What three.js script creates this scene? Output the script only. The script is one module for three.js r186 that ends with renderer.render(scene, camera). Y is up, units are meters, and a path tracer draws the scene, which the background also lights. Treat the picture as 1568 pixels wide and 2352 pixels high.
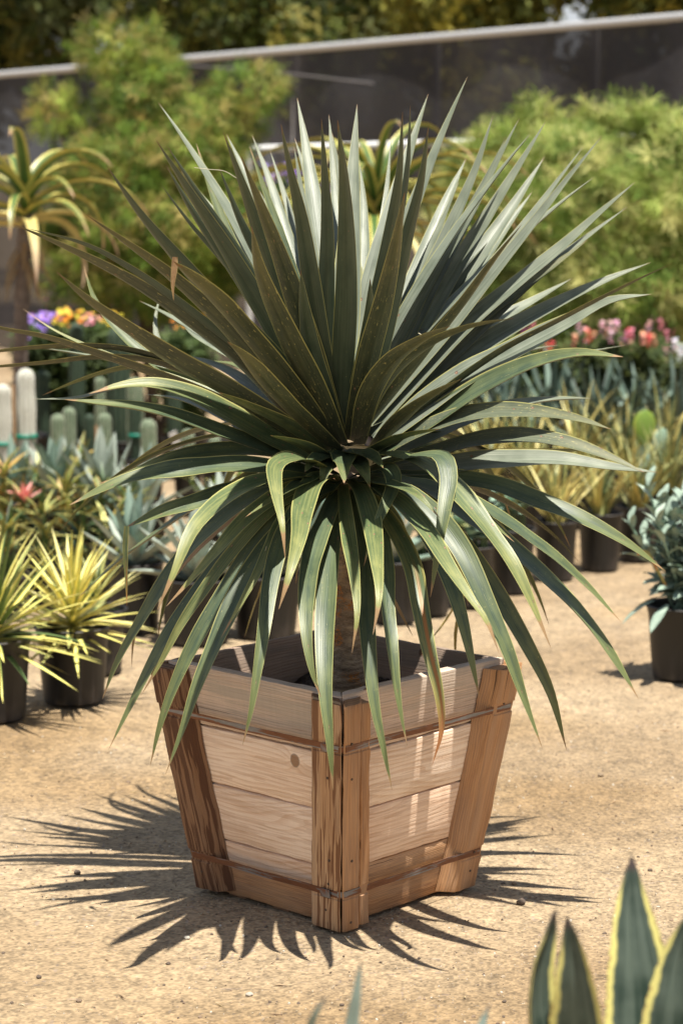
import * as THREE from 'three';
import { mergeGeometries, mergeVertices, toCreasedNormals } from 'three/addons/utils/BufferGeometryUtils.js';

// ---------- camera, sky, sun, exposure ----------
const scene = new THREE.Scene();
const FPX = 5500, HORIZON = 347, PW = 1568, PH = 2352;           // lens, in units of a 1568 x 2352 picture
const PITCH = Math.atan((PH / 2 - HORIZON) / FPX);
const camera = new THREE.PerspectiveCamera(2 * Math.atan(PH / 2 / FPX) * 180 / Math.PI, PW / PH, 0.1, 400);
camera.position.set(0, 1.556, 4.91);
camera.rotation.set(-PITCH, 0, 0);
camera.focus = 4.72;
camera.userData.fStop = 4.2;
camera.updateMatrixWorld(true);

const renderer = new THREE.WebGLRenderer({ antialias: true });
renderer.setSize(682, 1024);
renderer.toneMapping = THREE.LinearToneMapping;
renderer.toneMappingExposure = 1.8;
renderer.shadowMap.enabled = true;

const SUN = new THREE.Vector3(0.12, 1, 0.2).normalize();
const sun = new THREE.DirectionalLight(new THREE.Color(1, 0.945, 0.85), 5);
sun.position.copy(SUN).multiplyScalar(40);
sun.castShadow = true;
sun.shadow.radius = 1;
sun.shadow.mapSize.set(4096, 4096);
Object.assign(sun.shadow.camera, { left: -14, right: 14, top: 14, bottom: -14, near: 1, far: 90 });
scene.add(sun, sun.target);

{ // clear, slightly hazy noon sky
  const w = 128, h = 64, d = new Float32Array(w * h * 4);
  for (let j = 0; j < h; j++) for (let i = 0; i < w; i++) {
    const el = ((j + 0.5) / h - 0.5) * Math.PI, az = ((i + 0.5) / w) * 2 * Math.PI;
    const up = Math.max(0, Math.sin(el)), t = Math.pow(1 - up, 2.2);
    const dir = new THREE.Vector3(Math.cos(el) * Math.cos(az), Math.sin(el), Math.cos(el) * Math.sin(az));
    const glow = 0.22 * Math.pow(Math.max(0, dir.dot(SUN)), 8);
    const k = (j * w + i) * 4;
    d[k] = 0.11 + 0.3 * t + glow; d[k + 1] = 0.15 + 0.275 * t + glow; d[k + 2] = 0.235 + 0.2 * t + glow * 0.9; d[k + 3] = 1;
  }
  const sky = new THREE.DataTexture(d, w, h, THREE.RGBAFormat, THREE.FloatType);
  sky.mapping = THREE.EquirectangularReflectionMapping;
  sky.magFilter = sky.minFilter = THREE.LinearFilter;
  sky.needsUpdate = true;
  scene.background = sky; scene.environment = sky;
}

// ---------- helpers ----------
const V = (x, y, z) => new THREE.Vector3(x, y, z);
function rng(seed) { let a = seed >>> 0; return () => { a = (a + 0x6D2B79F5) | 0; let t = Math.imul(a ^ (a >>> 15), 1 | a); t = (t + Math.imul(t ^ (t >>> 7), 61 | t)) ^ t; return ((t ^ (t >>> 14)) >>> 0) / 4294967296; }; }
const lerp = (a, b, t) => a + (b - a) * t, clamp = (x, a = 0, b = 1) => Math.min(b, Math.max(a, x));
const smooth = (a, b, x) => { const t = clamp((x - a) / (b - a)); return t * t * (3 - 2 * t); };
// where the line of sight through a picture point meets the upright plane z, or the ground
function sight(px, py) { return V((px - PW / 2) / FPX, (PH / 2 - py) / FPX, -1).applyEuler(camera.rotation); }
function atZ(px, py, z) { const d = sight(px, py), t = (z - camera.position.z) / d.z; return camera.position.clone().addScaledVector(d, t); }
function onGround(px, py, h = 0) { const d = sight(px, py), t = (h - camera.position.y) / d.y; return camera.position.clone().addScaledVector(d, t); }
const depthZ = (d) => camera.position.z - d;

const taken = {};
function numbered(n) { const k = taken[n] = (taken[n] ?? -1) + 1; return k ? n + '_' + String(k).padStart(3, '0') : n; }
function thing(name, label, category, pos = [0, 0, 0], group, turn = 0) {
  const o = new THREE.Group(); o.name = numbered(name); o.position.set(...pos); o.rotation.y = turn;
  o.userData = { label, category }; if (group) o.userData.group = group;
  scene.add(o); return o;
}
function shade(o) { o.castShadow = o.receiveShadow = true; return o; }
function part(parent, name, geo, mat, label) { const m = shade(new THREE.Mesh(geo, mat)); m.name = name; if (label) m.userData.label = label; parent.add(m); return m; }
function structure(name, geo, mat, label, category) { const m = shade(new THREE.Mesh(geo, mat)); m.name = name; m.userData = { kind: 'structure', label, category }; scene.add(m); return m; }
function swarm(parent, name, geo, mat, places, colors) {   // many copies that nobody could count
  const m = shade(new THREE.InstancedMesh(geo, mat, places.length)); m.name = name; m.userData.kind = 'stuff';
  places.forEach((p, i) => m.setMatrixAt(i, p)); if (colors) colors.forEach((c, i) => m.setColorAt(i, c));
  parent.add(m); return m;
}
const M4 = (pos, euler, sx, sy = sx, sz = sx) => new THREE.Matrix4().compose(pos, new THREE.Quaternion().setFromEuler(euler), V(sx, sy, sz));
function towards(pos, dir, roll, s, sy = s, sz = s) { const q = new THREE.Quaternion().setFromUnitVectors(V(0, 1, 0), dir.clone().normalize()); q.multiply(new THREE.Quaternion().setFromAxisAngle(V(0, 1, 0), roll)); return new THREE.Matrix4().compose(pos, q, V(s, sy, sz)); }

// ---------- noise and textures ----------
function grid(n, seed) { const r = rng(seed), a = new Float32Array(n * n); for (let i = 0; i < a.length; i++) a[i] = r(); return a; }
function field(nx, ny, seed) { // repeating value noise with nx x ny cells over the unit square
  const r = rng(seed), a = new Float32Array(nx * ny); for (let i = 0; i < a.length; i++) a[i] = r();
  return (u, v) => {
    u = u - Math.floor(u); v = v - Math.floor(v);
    const x = u * nx, y = v * ny, i = Math.floor(x), j = Math.floor(y); let fx = x - i, fy = y - j; fx = fx * fx * (3 - 2 * fx); fy = fy * fy * (3 - 2 * fy);
    const i0 = i % nx, i1 = (i + 1) % nx, j0 = (j % ny) * nx, j1 = ((j + 1) % ny) * nx;
    return (a[j0 + i0] * (1 - fx) + a[j0 + i1] * fx) * (1 - fy) + (a[j1 + i0] * (1 - fx) + a[j1 + i1] * fx) * fy;
  };
}
function fbm(nx, ny, oct, seed) { const f = []; let s = 0; for (let o = 0; o < oct; o++) { f.push(field(nx << o, ny << o, seed + o * 17)); s += 1 / (1 << o); } return (u, v) => { let t = 0; for (let o = 0; o < oct; o++) t += f[o](u, v) / (1 << o); return t / s; }; }
function noise3(x, y, z) { // cheap smooth noise in space, about -1..1
  const h = (i, j, k) => { let n = Math.imul(i, 374761393) + Math.imul(j, 668265263) + Math.imul(k, 1274126177) | 0; n = Math.imul(n ^ (n >>> 13), 1274126177); return ((n ^ (n >>> 16)) >>> 0) / 2147483648 - 1; };
  const i = Math.floor(x), j = Math.floor(y), k = Math.floor(z), s = (t) => t * t * (3 - 2 * t), fx = s(x - i), fy = s(y - j), fz = s(z - k);
  const e = (dj, dk) => lerp(h(i, j + dj, k + dk), h(i + 1, j + dj, k + dk), fx);
  return lerp(lerp(e(0, 0), e(1, 0), fy), lerp(e(0, 1), e(1, 1), fy), fz);
}
const toS = (c) => 255 * (c <= 0.0031308 ? 12.92 * c : 1.055 * Math.pow(c, 1 / 2.4) - 0.055);
function textures(w, h, at, repeat = true) { // at(u, v, out): out[0..2] linear colour, out[3] height 0..1
  const c = new Uint8Array(w * h * 4), b = new Uint8Array(w * h * 4), o = [0, 0, 0, 0];
  for (let j = 0; j < h; j++) for (let i = 0; i < w; i++) {
    at((i + 0.5) / w, (j + 0.5) / h, o); const k = (j * w + i) * 4;
    for (let q = 0; q < 3; q++) c[k + q] = clamp(toS(clamp(o[q])), 0, 255);
    b[k] = b[k + 1] = b[k + 2] = clamp(o[3] * 255, 0, 255); c[k + 3] = b[k + 3] = 255;
  }
  const make = (d, srgb) => { const t = new THREE.DataTexture(d, w, h, THREE.RGBAFormat); t.magFilter = THREE.LinearFilter; t.minFilter = THREE.LinearMipmapLinearFilter; t.generateMipmaps = true; if (repeat) t.wrapS = t.wrapT = THREE.RepeatWrapping; if (srgb) t.colorSpace = THREE.SRGBColorSpace; t.needsUpdate = true; return t; };
  return { map: make(c, true), bumpMap: make(b, false) };
}
function mix3(o, a, b, t) { for (let q = 0; q < 3; q++) o[q] = a[q] + (b[q] - a[q]) * t; }
const std = (p) => new THREE.MeshStandardMaterial({ side: THREE.DoubleSide, ...p });
const lin = (r, g, b) => new THREE.Color().setRGB(r, g, b);

// ---------- ground ----------
function genBit() { const g = new THREE.BufferGeometry(); g.setAttribute('position', new THREE.Float32BufferAttribute([-0.005, 0, 0, 0, 0.0012, 0.0013, 0.005, 0.0004, 0, 0, 0.001, -0.0013, 0, -0.0008, 0], 3)); g.setIndex([0, 1, 3, 1, 2, 3, 0, 4, 1, 1, 4, 2, 2, 4, 3, 3, 4, 0]); g.computeVertexNormals(); return g; }
const groundBump = (x, z) => 0.004 * noise3(x * 1.3, 3.1, z * 1.3) + 0.0028 * noise3(x * 4.7, 7.7, z * 4.7) + 0.0016 * noise3(x * 13, 1.7, z * 13);
{
  const big = fbm(5, 5, 5, 11), mid = fbm(60, 60, 3, 23), fine = field(700, 700, 31), fine2 = field(330, 330, 37), speck = field(520, 520, 41), tone = field(260, 260, 43);
  const t = textures(2048, 2048, (u, v, o) => {
    const B = big(u, v), m = mid(u, v), f = fine(u, v), g = fine2(u, v), s = speck(u, v);
    const k = 0.85 + 0.55 * (f - 0.5) + 0.5 * (g - 0.5) + 0.4 * (m - 0.5);
    mix3(o, [0.285, 0.202, 0.115], [0.382, 0.285, 0.175], smooth(0.3, 0.7, B));
    for (let q = 0; q < 3; q++) o[q] *= k;
    if (s > 0.93) mix3(o, o.slice(), [0.66, 0.6, 0.5], (s - 0.93) * 12);
    if (s < 0.07) mix3(o, o.slice(), [0.13, 0.095, 0.07], (0.07 - s) * 11);
    const w = tone(u, v); if (w > 0.9) { o[0] *= 0.9; o[1] *= 0.93; o[2] *= 1.1; }
    o[3] = 0.3 + 0.3 * m + 0.22 * g + 0.14 * f + (s > 0.93 ? 0.25 : 0);
  });
  for (const q of [t.map, t.bumpMap]) q.repeat.set(1 / 2.9, 1 / 2.9);
  const axis = (c, half, step, far) => { const a = []; for (let x = -half; x <= half + 1e-6; x += step) a.push(c + x); let s = step, x = half; const ext = []; while (x < far) { s *= 1.35; x += s; ext.push(x); } return [...ext.slice().reverse().map((q) => c - q), ...a, ...ext.map((q) => c + q)]; };
  const xs = axis(0, 1.9, 0.02, 160), zs = axis(-0.6, 2.3, 0.02, 160), nx = xs.length, nz = zs.length;
  const pos = new Float32Array(nx * nz * 3), uv = new Float32Array(nx * nz * 2), col = new Float32Array(nx * nz * 3), idx = [];
  for (let j = 0; j < nz; j++) for (let i = 0; i < nx; i++) {
    const k = j * nx + i, x = xs[i], z = zs[j];
    // an old wheel rut crosses the sand to the left of the planter
    const rut = (z + 1.05) - 0.42 * (x + 0.9), near = Math.exp(-(rut * rut) / 0.0006) * smooth(0.2, -0.5, x);
    pos.set([x, groundBump(x, z) - 0.012 * near + 0.009 * Math.exp(-((rut - 0.04) ** 2) / 0.0005) * smooth(0.2, -0.5, x), z], k * 3);
    uv.set([x + 0.13 * noise3(x * 0.7, 0, z * 0.7), z], k * 2);
    const n = noise3(x * 0.55 + 4, 9, z * 0.8), n2 = noise3(x * 2.1, 5, z * 2.6 + 3);
    const damp = smooth(0.15, 0.75, n * 0.7 + n2 * 0.5);     // patches of browner, damper sand
    col.set([lerp(1, 0.86, damp), lerp(1, 0.79, damp), lerp(1, 0.66, damp)], k * 3);
  }
  for (let j = 0; j < nz - 1; j++) for (let i = 0; i < nx - 1; i++) { const a = j * nx + i, b = a + 1, c = a + nx, d = c + 1; idx.push(a, c, b, b, c, d); }
  const g = new THREE.BufferGeometry();
  g.setAttribute('position', new THREE.BufferAttribute(pos, 3)); g.setAttribute('uv', new THREE.BufferAttribute(uv, 2)); g.setAttribute('color', new THREE.BufferAttribute(col, 3)); g.setIndex(idx); g.computeVertexNormals();
  structure('ground', g, std({ ...t, vertexColors: true, roughness: 0.95, bumpScale: 0.011 }), 'dry tan sandy dirt ground of the nursery yard', 'ground');

  // pebbles
  const r = rng(5), stoneGeo = new THREE.IcosahedronGeometry(1, 1); { const p = stoneGeo.attributes.position; for (let i = 0; i < p.count; i++) { const q = V().fromBufferAttribute(p, i), n = 1 + 0.28 * noise3(q.x * 1.7, q.y * 1.7, q.z * 1.7) + 0.1 * noise3(q.x * 4, q.y * 4, q.z * 4); p.setXYZ(i, q.x * n, q.y * n * 0.7, q.z * n * 0.9); } stoneGeo.computeVertexNormals(); }
  const stoneMat = std({ roughness: 0.9, color: 0xffffff }), places = [], colors = [], tones = [[0.36, 0.28, 0.19], [0.24, 0.17, 0.115], [0.5, 0.45, 0.37], [0.13, 0.095, 0.07], [0.3, 0.22, 0.14], [0.34, 0.26, 0.165]];
  for (let i = 0; i < 15000; i++) {
    const x = lerp(-1.5, 1.5, r()), z = lerp(-2.2, 1.7, Math.pow(r(), 0.75)), s = 0.001 + 0.0028 * Math.pow(r(), 5), t = tones[Math.floor(r() * 6)];
    if (noise3(x * 2.2, 2, z * 2.2) < -0.35 + 0.5 * (r() - 0.5)) continue;
    places.push(M4(V(x, groundBump(x, z) + s * 0.25, z), new THREE.Euler(r(), r() * 6, r()), s * (0.8 + r() * 0.6), s, s)); colors.push(lin(...t));
  }
  const gravel = swarm(scene, 'gravel', stoneGeo, stoneMat, places, colors); gravel.userData.label = 'tiny pebbles and grit scattered over the sandy ground'; gravel.userData.category = 'gravel';
  // dry leaf crumbs and bits of straw
  const bit = genBit(), bp = [], bc = []; for (let i = 0; i < 420; i++) { const x = lerp(-1.4, 1.4, r()), z = lerp(-2, 1.5, r()), s = 0.5 + r(); bp.push(M4(V(x, groundBump(x, z) + 0.0025, z), new THREE.Euler(0.2 * (r() - 0.5), r() * 6.3, 0.2 * (r() - 0.5)), s * (r() < 0.4 ? 2.4 : 1), s, s * (r() < 0.5 ? 0.5 : 1))); bc.push(lin(...[[0.5, 0.38, 0.2], [0.25, 0.15, 0.08], [0.6, 0.5, 0.32], [0.16, 0.1, 0.06]][Math.floor(r() * 4)])); }
  const crumbs = swarm(scene, 'dry_litter', bit, stoneMat, bp, bc); crumbs.userData.label = 'dry leaf crumbs and straw bits strewn on the sand'; crumbs.userData.category = 'litter';
  const stones = [[1195, 2076, 0.0105, 3, 'brown stone lying alone right of the wooden planter'], [1180, 2032, 0.006, 0, 'pale pebble beside the shadow right of the planter'], [1492, 1999, 0.005, 3, 'small dark stone on the sand at the right, below the grey-leaved pot'], [178, 2010, 0.008, 3, 'dark stone at the edge of the leaf shadow on the left'],
    [90, 2247, 0.0055, 3, 'small dark stone near the lower left of the sand'], [572, 2291, 0.0065, 2, 'pale stone in the sunny sand before the planter'], [1157, 2306, 0.004, 3, 'tiny dark pebble near the front agave tips'], [387, 2217, 0.0045, 3, 'dark pebble below the shadow tips on the left'], [785, 2312, 0.004, 3, 'dark pebble in front of the planter corner'], [1378, 1782, 0.008, 4, 'tan clod on the open sand behind and right of the planter'], [295, 1800, 0.006, 1, 'brown pebble beside the wheel rut'], [182, 2305, 0.005, 1, 'brown stone close to the bottom left of the sand'], [430, 2160, 0.006, 2, 'light stone resting inside the leaf shadow']];
  for (const [px, py, s, t, label] of stones) { const p = onGround(px, py), g2 = stoneGeo.clone().scale(s * 1.2, s, s); g2.rotateY(px); const m = shade(new THREE.Mesh(g2, std({ color: lin(...tones[t].map((c) => c * 0.8)), roughness: 0.9 }))); m.name = numbered('stone'); m.position.set(p.x, groundBump(p.x, p.z) + s * 0.4, p.z); m.userData = { label, category: 'stone', group: 'loose stones on the sand' }; scene.add(m); }
}

// ---------- wooden planter ----------
function woodTexture(seed, light, dark, o) { // u runs along the grain (1 m), v across it (0.25 m)
  const warp = fbm(2, 2, 3, seed), warp2 = fbm(3, 10, 2, seed + 3), fib = field(10, 420, seed + 5), fib2 = field(26, 170, seed + 6), blot = fbm(4, 4, 4, seed + 7), grey = fbm(5, 8, 4, seed + 9), saw = field(220, 3, seed + 11), split = field(3, 70, seed + 15), speck = field(230, 110, seed + 17), chip = fbm(9, 46, 3, seed + 13);
  return textures(1024, 512, (u, v, c) => {
    let bend = 0, knot = 0, kr = 0;
    for (const [ku, kv, kq] of o.knots) { let du = u - ku, dv = v - kv; du -= Math.round(du); dv -= Math.round(dv); const d = Math.hypot(du * 1.0, dv * 0.25) / kq; bend += 0.9 * Math.exp(-d * d * 0.16) * Math.sign(dv || 1) * Math.exp(-Math.abs(dv) * 3); if (d < 1.35) { knot = Math.max(knot, smooth(1.35, 0.95, d)); kr = d; } }
    const y = v * o.rings + (warp(u, v) - 0.5) * o.wave + (warp2(u, v) - 0.5) * 1.3 + bend * 2;
    const ph = y - Math.floor(y), late = smooth(0.35, 0.93, ph) * (1 - smooth(0.95, 1, ph));
    const f = fib(u, v), f2 = fib2(u, v), b = blot(u, v);
    let t = late * o.ring + (f - 0.5) * o.fibre + (f2 - 0.5) * o.fibre * 0.8 + (b - 0.5) * o.blot;
    mix3(c, light, dark, clamp(o.lift + t));
    if (o.grey) { const g = smooth(0.38, 0.72, grey(u, v) + (f - 0.5) * 0.3) * o.grey; mix3(c, c.slice(), [0.42, 0.37, 0.31], g); }
    if (o.chips) { const q = smooth(0.5, 0.57, chip(u, v) + (f2 - 0.5) * 0.16); mix3(c, c.slice(), o.chipColor, q * o.chips); t += q * 0.5; }
    if (o.saw) { const q = saw(u + 0.004 * warp(u, v), v); for (let k = 0; k < 3; k++) c[k] *= 1 + o.saw * (q - 0.5); }
    { const q = smooth(0.972, 0.985, split(u + 0.03 * f2, v)) * o.splits; for (let k = 0; k < 3; k++) c[k] *= 1 - 0.75 * q; if (speck(u, v) > 0.988) for (let k = 0; k < 3; k++) c[k] *= 0.45; t += q; }
    if (knot) { const ring = 0.5 + 0.5 * Math.sin(kr * 20); mix3(c, c.slice(), [0.2 + 0.1 * ring, 0.1 + 0.05 * ring, 0.05], knot * 0.85); if (kr > 1.05) for (let k = 0; k < 3; k++) c[k] *= 0.6; }
    c[3] = clamp(0.65 - late * 0.3 - (f < 0.16 ? 0.3 : 0) - 0.2 * (f2 - 0.5) - t * 0.1);
  });
}
const paleA = woodTexture(101, [0.95, 0.77, 0.61], [0.68, 0.44, 0.28], { splits: 0.4, rings: 24, wave: 8, lift: 0.14, ring: 0.42, fibre: 0.36, blot: 0.95, saw: 0.03, chips: 0.3, chipColor: [0.5, 0.3, 0.17], knots: [[0.28, 0.7, 0.011], [0.9, 0.2, 0.006], [0.5, 0.12, 0.004]] });
const paleB = woodTexture(131, [0.95, 0.78, 0.62], [0.66, 0.43, 0.27], { splits: 0.4, rings: 27, wave: 8, lift: 0.14, ring: 0.42, fibre: 0.38, blot: 0.9, saw: 0.05, chips: 0.25, chipColor: [0.48, 0.3, 0.18], knots: [[0.62, 0.45, 0.008], [0.12, 0.3, 0.006]] });
const greyW = woodTexture(151, [0.72, 0.57, 0.45], [0.4, 0.27, 0.18], { splits: 1, rings: 40, wave: 6, lift: 0.2, ring: 0.4, fibre: 0.7, blot: 0.8, saw: 0.06, grey: 0.75, knots: [[0.4, 0.55, 0.007], [0.83, 0.3, 0.006]] });
const stainW = woodTexture(171, [0.62, 0.37, 0.19], [0.26, 0.12, 0.05], { splits: 1, rings: 72, wave: 7, lift: 0.22, ring: 0.34, fibre: 0.6, blot: 0.9, grey: 0.25, knots: [[0.55, 0.6, 0.013]] });
const flakeW = woodTexture(191, [0.64, 0.43, 0.25], [0.34, 0.18, 0.085], { splits: 1, rings: 64, wave: 6, lift: 0.22, ring: 0.3, fibre: 0.6, blot: 0.8, grey: 0.2, chips: 0.85, chipColor: [0.17, 0.07, 0.025], knots: [] });
const wood = (t, c = [1, 1, 1], rough = 0.78) => std({ ...t, color: lin(...c), roughness: rough, bumpScale: 0.0009 });
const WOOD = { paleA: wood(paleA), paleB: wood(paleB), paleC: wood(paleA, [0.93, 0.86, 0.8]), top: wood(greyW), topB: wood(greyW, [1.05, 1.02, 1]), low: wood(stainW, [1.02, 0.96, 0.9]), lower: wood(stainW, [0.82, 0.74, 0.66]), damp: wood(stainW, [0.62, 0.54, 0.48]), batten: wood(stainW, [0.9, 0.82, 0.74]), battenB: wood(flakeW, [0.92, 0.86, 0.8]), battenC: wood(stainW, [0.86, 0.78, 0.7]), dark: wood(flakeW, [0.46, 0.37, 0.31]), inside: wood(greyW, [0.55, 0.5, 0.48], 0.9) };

// a sawn piece: a box with worn edges, bent into place by place(a, b, c), a along, b across, c through it
function sawn(L, W, T, place, { nl = 14, nw = 3, r = 0.0025, wear = 0.0005, seed = 1, uo = 0, vo = 0, notch } = {}) {
  const lines = (size, n) => { const a = [0, Math.min(0.3, r / size)]; for (let i = 1; i < n; i++) a.push(i / n); a.push(1 - Math.min(0.3, r / size), 1); return [...new Set(a)].sort((p, q) => p - q); };
  const la = lines(L, nl); if (notch) for (const n of notch) la.push(n[0] - 0.004, n[0], n[1], n[1] + 0.004); la.sort((p, q) => p - q);
  const lb = lines(W, nw), lc = lines(T, 1), size = [L, W, T];
  const pos = [], uv = [], idx = [];
  const side = (A, B, swap, at) => { // A, B parameter lines of this face
    const base = pos.length / 3;
    for (const b of B) for (const a of A) {
      const p = at(a, b), m = p.map((t, i) => t * size[i]), inner = m.map((x, i) => clamp(x, r, size[i] - r)), d = m.map((x, i) => x - inner[i]), n = Math.hypot(...d) || 1;
      let q = n > r ? inner.map((x, i) => x + d[i] / n * r) : m;
      const edge = ((q[1] < 2 * r || q[1] > W - 2 * r) ? 1 : 0) + ((q[0] < 2 * r || q[0] > L - 2 * r) ? 1 : 0);
      const w = wear * (0.5 + 1.6 * edge); q = q.map((x, i) => x + w * noise3(m[0] * 23 + seed * 7.3 + i * 31, m[1] * 60 + seed, m[2] * 60 + i) + (i === 2 ? w * 0.6 : w) * (edge ? noise3(m[0] * 90 + seed, m[1] * 90, i * 5) : 0));
      if (notch && q[2] > T * 0.6) for (const k of notch) if (p[0] > k[0] - 0.002 && p[0] < k[1] + 0.002) q[2] -= k[2];
      const P = place(q[0] / L, q[1] / W, q[2] / T); pos.push(P.x, P.y, P.z);
      uv.push(uo + m[0], vo + (swap ? m[2] : m[1]) / 0.25);
    }
    for (let j = 0; j < B.length - 1; j++) for (let i = 0; i < A.length - 1; i++) { const k = base + j * A.length + i; idx.push(k, k + 1, k + A.length, k + 1, k + A.length + 1, k + A.length); }
  };
  side(la, lb, false, (a, b) => [a, b, 1]); side(la, lb, false, (a, b) => [a, b, 0]);
  side(la, lc, true, (a, c) => [a, 0, c]); side(la, lc, true, (a, c) => [a, 1, c]);
  side(lb, lc, true, (b, c) => [0, b, c]); side(lb, lc, true, (b, c) => [1, b, c]);
  let g = new THREE.BufferGeometry();
  g.setAttribute('position', new THREE.Float32BufferAttribute(pos, 3)); g.setAttribute('uv', new THREE.Float32BufferAttribute(uv, 2)); g.setIndex(idx);
  // turn every face outwards
  const c = V(); const P = g.attributes.position; for (let i = 0; i < P.count; i++) c.add(V().fromBufferAttribute(P, i)); c.divideScalar(P.count);
  const centre = place(0.5, 0.5, 0.5), ix = g.index.array, A = V(), B = V(), C = V();
  const long = place(1, 0.5, 0.5).sub(place(0, 0.5, 0.5)).normalize();
  for (let f = 0; f < ix.length; f += 3) {
    A.fromBufferAttribute(P, ix[f]); B.fromBufferAttribute(P, ix[f + 1]); C.fromBufferAttribute(P, ix[f + 2]);
    const n = B.clone().sub(A).cross(C.clone().sub(A)), m = A.clone().add(B).add(C).divideScalar(3).sub(centre); const end = Math.abs(n.clone().normalize().dot(long)) > 0.8;
    if (!end) m.addScaledVector(long, -m.dot(long));
    if (n.dot(m) < 0) { const t = ix[f + 1]; ix[f + 1] = ix[f + 2]; ix[f + 2] = t; }
  }
  return toCreasedNormals(g, 0.6);
}
const BOX = { x: -0.011, yaw: 0.035, h: 0.5, top: 0.279, bottom: 0.209 };
{
  const half = (y) => BOX.bottom + (BOX.top - BOX.bottom) * y / BOX.h, tilt = Math.atan((BOX.top - BOX.bottom) / BOX.h), T = 0.03;
  const box = thing('wooden_planter_box', 'weathered tapered wooden planter box bound with two metal straps, holding the big yucca', 'planter', [BOX.x, 0, 0]);
  const faces = [0, 1, 2, 3].map((k) => { const a = BOX.yaw + Math.PI / 4 + k * Math.PI / 2; const nh = V(Math.sin(a), 0, Math.cos(a)), e = V(Math.cos(a), 0, -Math.sin(a)); return (u, y, n) => nh.clone().multiplyScalar(half(y) + n * Math.cos(tilt)).add(V(0, y - n * Math.sin(tilt), 0)).addScaledVector(e, u); });
  // boards: [y bottom, y top] from the ground up, on each of the four sides
  const rows = [[0.005, 0.071], [0.0752, 0.1235], [0.1272, 0.2462], [0.2502, 0.3712], [0.3755, 0.5]];
  const look = [ // right front, right back, left back, left front
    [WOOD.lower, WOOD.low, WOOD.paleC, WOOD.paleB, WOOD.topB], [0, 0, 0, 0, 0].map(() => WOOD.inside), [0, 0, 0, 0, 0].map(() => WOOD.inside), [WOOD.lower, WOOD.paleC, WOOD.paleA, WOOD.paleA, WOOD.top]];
  const off = [0.13, 0.47, 0.71, 0.05, 0.33], wob = rng(77);
  faces.forEach((F, k) => rows.forEach(([y0, y1], i) => {
    const sag = (wob() - 0.5) * 0.004, proud = (wob() - 0.5) * 0.004, b0 = -T - 0.02 + proud, b1 = -T + proud;
    const rise = i === 4 ? (wob() - 0.5) * 0.004 : 0;
    part(box, 'board', sawn(0.5, y1 - y0, 0.02, (a, b, c) => { const y = lerp(y0, y1 + rise, b) + sag * (i && i < 4 ? 0 : a - 0.5) * (i === 4 ? b : 1), n = lerp(b0, b1, c), s = half(y) + n - 0.0012; return F(lerp(-s, s, a), y, n); }, { nl: 22, nw: 3, r: 0.0018, wear: 0.0004, seed: k * 10 + i, uo: off[i] + k * 0.29, vo: off[(i + 2) % 5] + k * 0.4 }), look[k][i]);
  }));
  // corner battens, two at every corner, notched where the straps bite
  const bat = [ // face, side (+1 towards the next corner), width, bottom, top, material
    [0, -1, 0.05, 0.006, 0.494, WOOD.batten], [0, -1, 0.026, 0.009, 0.491, WOOD.battenC, 0.052], [3, 1, 0.079, 0.008, 0.497, WOOD.battenB], [3, -1, 0.062, 0.014, 0.496, WOOD.dark], [2, 1, 0.08, 0.01, 0.497, WOOD.dark],
    [0, 1, 0.066, 0.01, 0.487, WOOD.batten], [1, -1, 0.08, 0.01, 0.495, WOOD.batten], [1, 1, 0.08, 0.01, 0.49, WOOD.dark], [2, -1, 0.08, 0.01, 0.49, WOOD.dark]];
  const straps = [0.396, 0.082], SH = 0.0135;
  bat.forEach(([k, s, w, y0, y1, m, inset = 0], i) => {
    const F = faces[k], notch = straps.map((y) => [(y - 0.004 - y0) / (y1 - y0), (y + SH + 0.004 - y0) / (y1 - y0), 0.0022]).sort((p, q) => p[0] - q[0]);
    part(box, 'corner_batten', sawn(y1 - y0, w, T, (a, b, c) => { const y = lerp(y0, y1, a), n = lerp(-T, 0, c), edge = (inset ? half(y) - inset : half(y) + n) - 0.0025; return F(s * lerp(edge - w, edge, b), y, n - 0.0012 * Math.sin(i * 3 + a * 4)); }, { nl: 22, nw: 4, r: 0.003, wear: 0.00055, seed: 50 + i, uo: i * 0.37, vo: i * 0.43, notch }), m);
  });
  // nail heads, a pair into every board end
  const NAIL = std({ color: lin(0.1, 0.07, 0.055), roughness: 0.6, metalness: 0.5 }), nailGeo = new THREE.CylinderGeometry(0.0028, 0.0028, 0.002, 10).rotateX(Math.PI / 2), wn = rng(88);
  for (const [k, s, mid] of [[0, -1, 0.027], [3, 1, 0.04], [3, -1, 0.03], [0, 1, 0.033]]) for (const [y0, y1] of rows) for (const q of [0.28, 0.72]) { if (wn() < 0.5) continue; const y = lerp(y0, y1, q) + 0.006 * (wn() - 0.5), F = faces[k], p = F(s * (half(y) - mid + 0.012 * (wn() - 0.5)), y, -0.0006), n = F(0, y, 1).sub(F(0, y, 0)), m = part(box, 'nail', nailGeo, NAIL); m.position.copy(p); m.quaternion.setFromUnitVectors(V(0, 0, 1), n.normalize()); }
  // metal straps
  const rust = fbm(10, 6, 4, 301), rust2 = field(160, 40, 303);
  const strapTex = textures(512, 64, (u, v, o) => { const q = smooth(0.38, 0.5, rust(u, v) + 0.12 * (rust2(u, v) - 0.5)); mix3(o, [0.22, 0.22, 0.23], [0.17, 0.07, 0.035], q); const d = 0.8 + 0.4 * rust2(u, v); for (let k = 0; k < 3; k++) o[k] *= d; o[3] = 0.4 + 0.4 * q * rust2(u, v); });
  const strapMat = std({ ...strapTex, metalness: 0.45, roughness: 0.52, bumpScale: 0.0006 });
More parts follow.
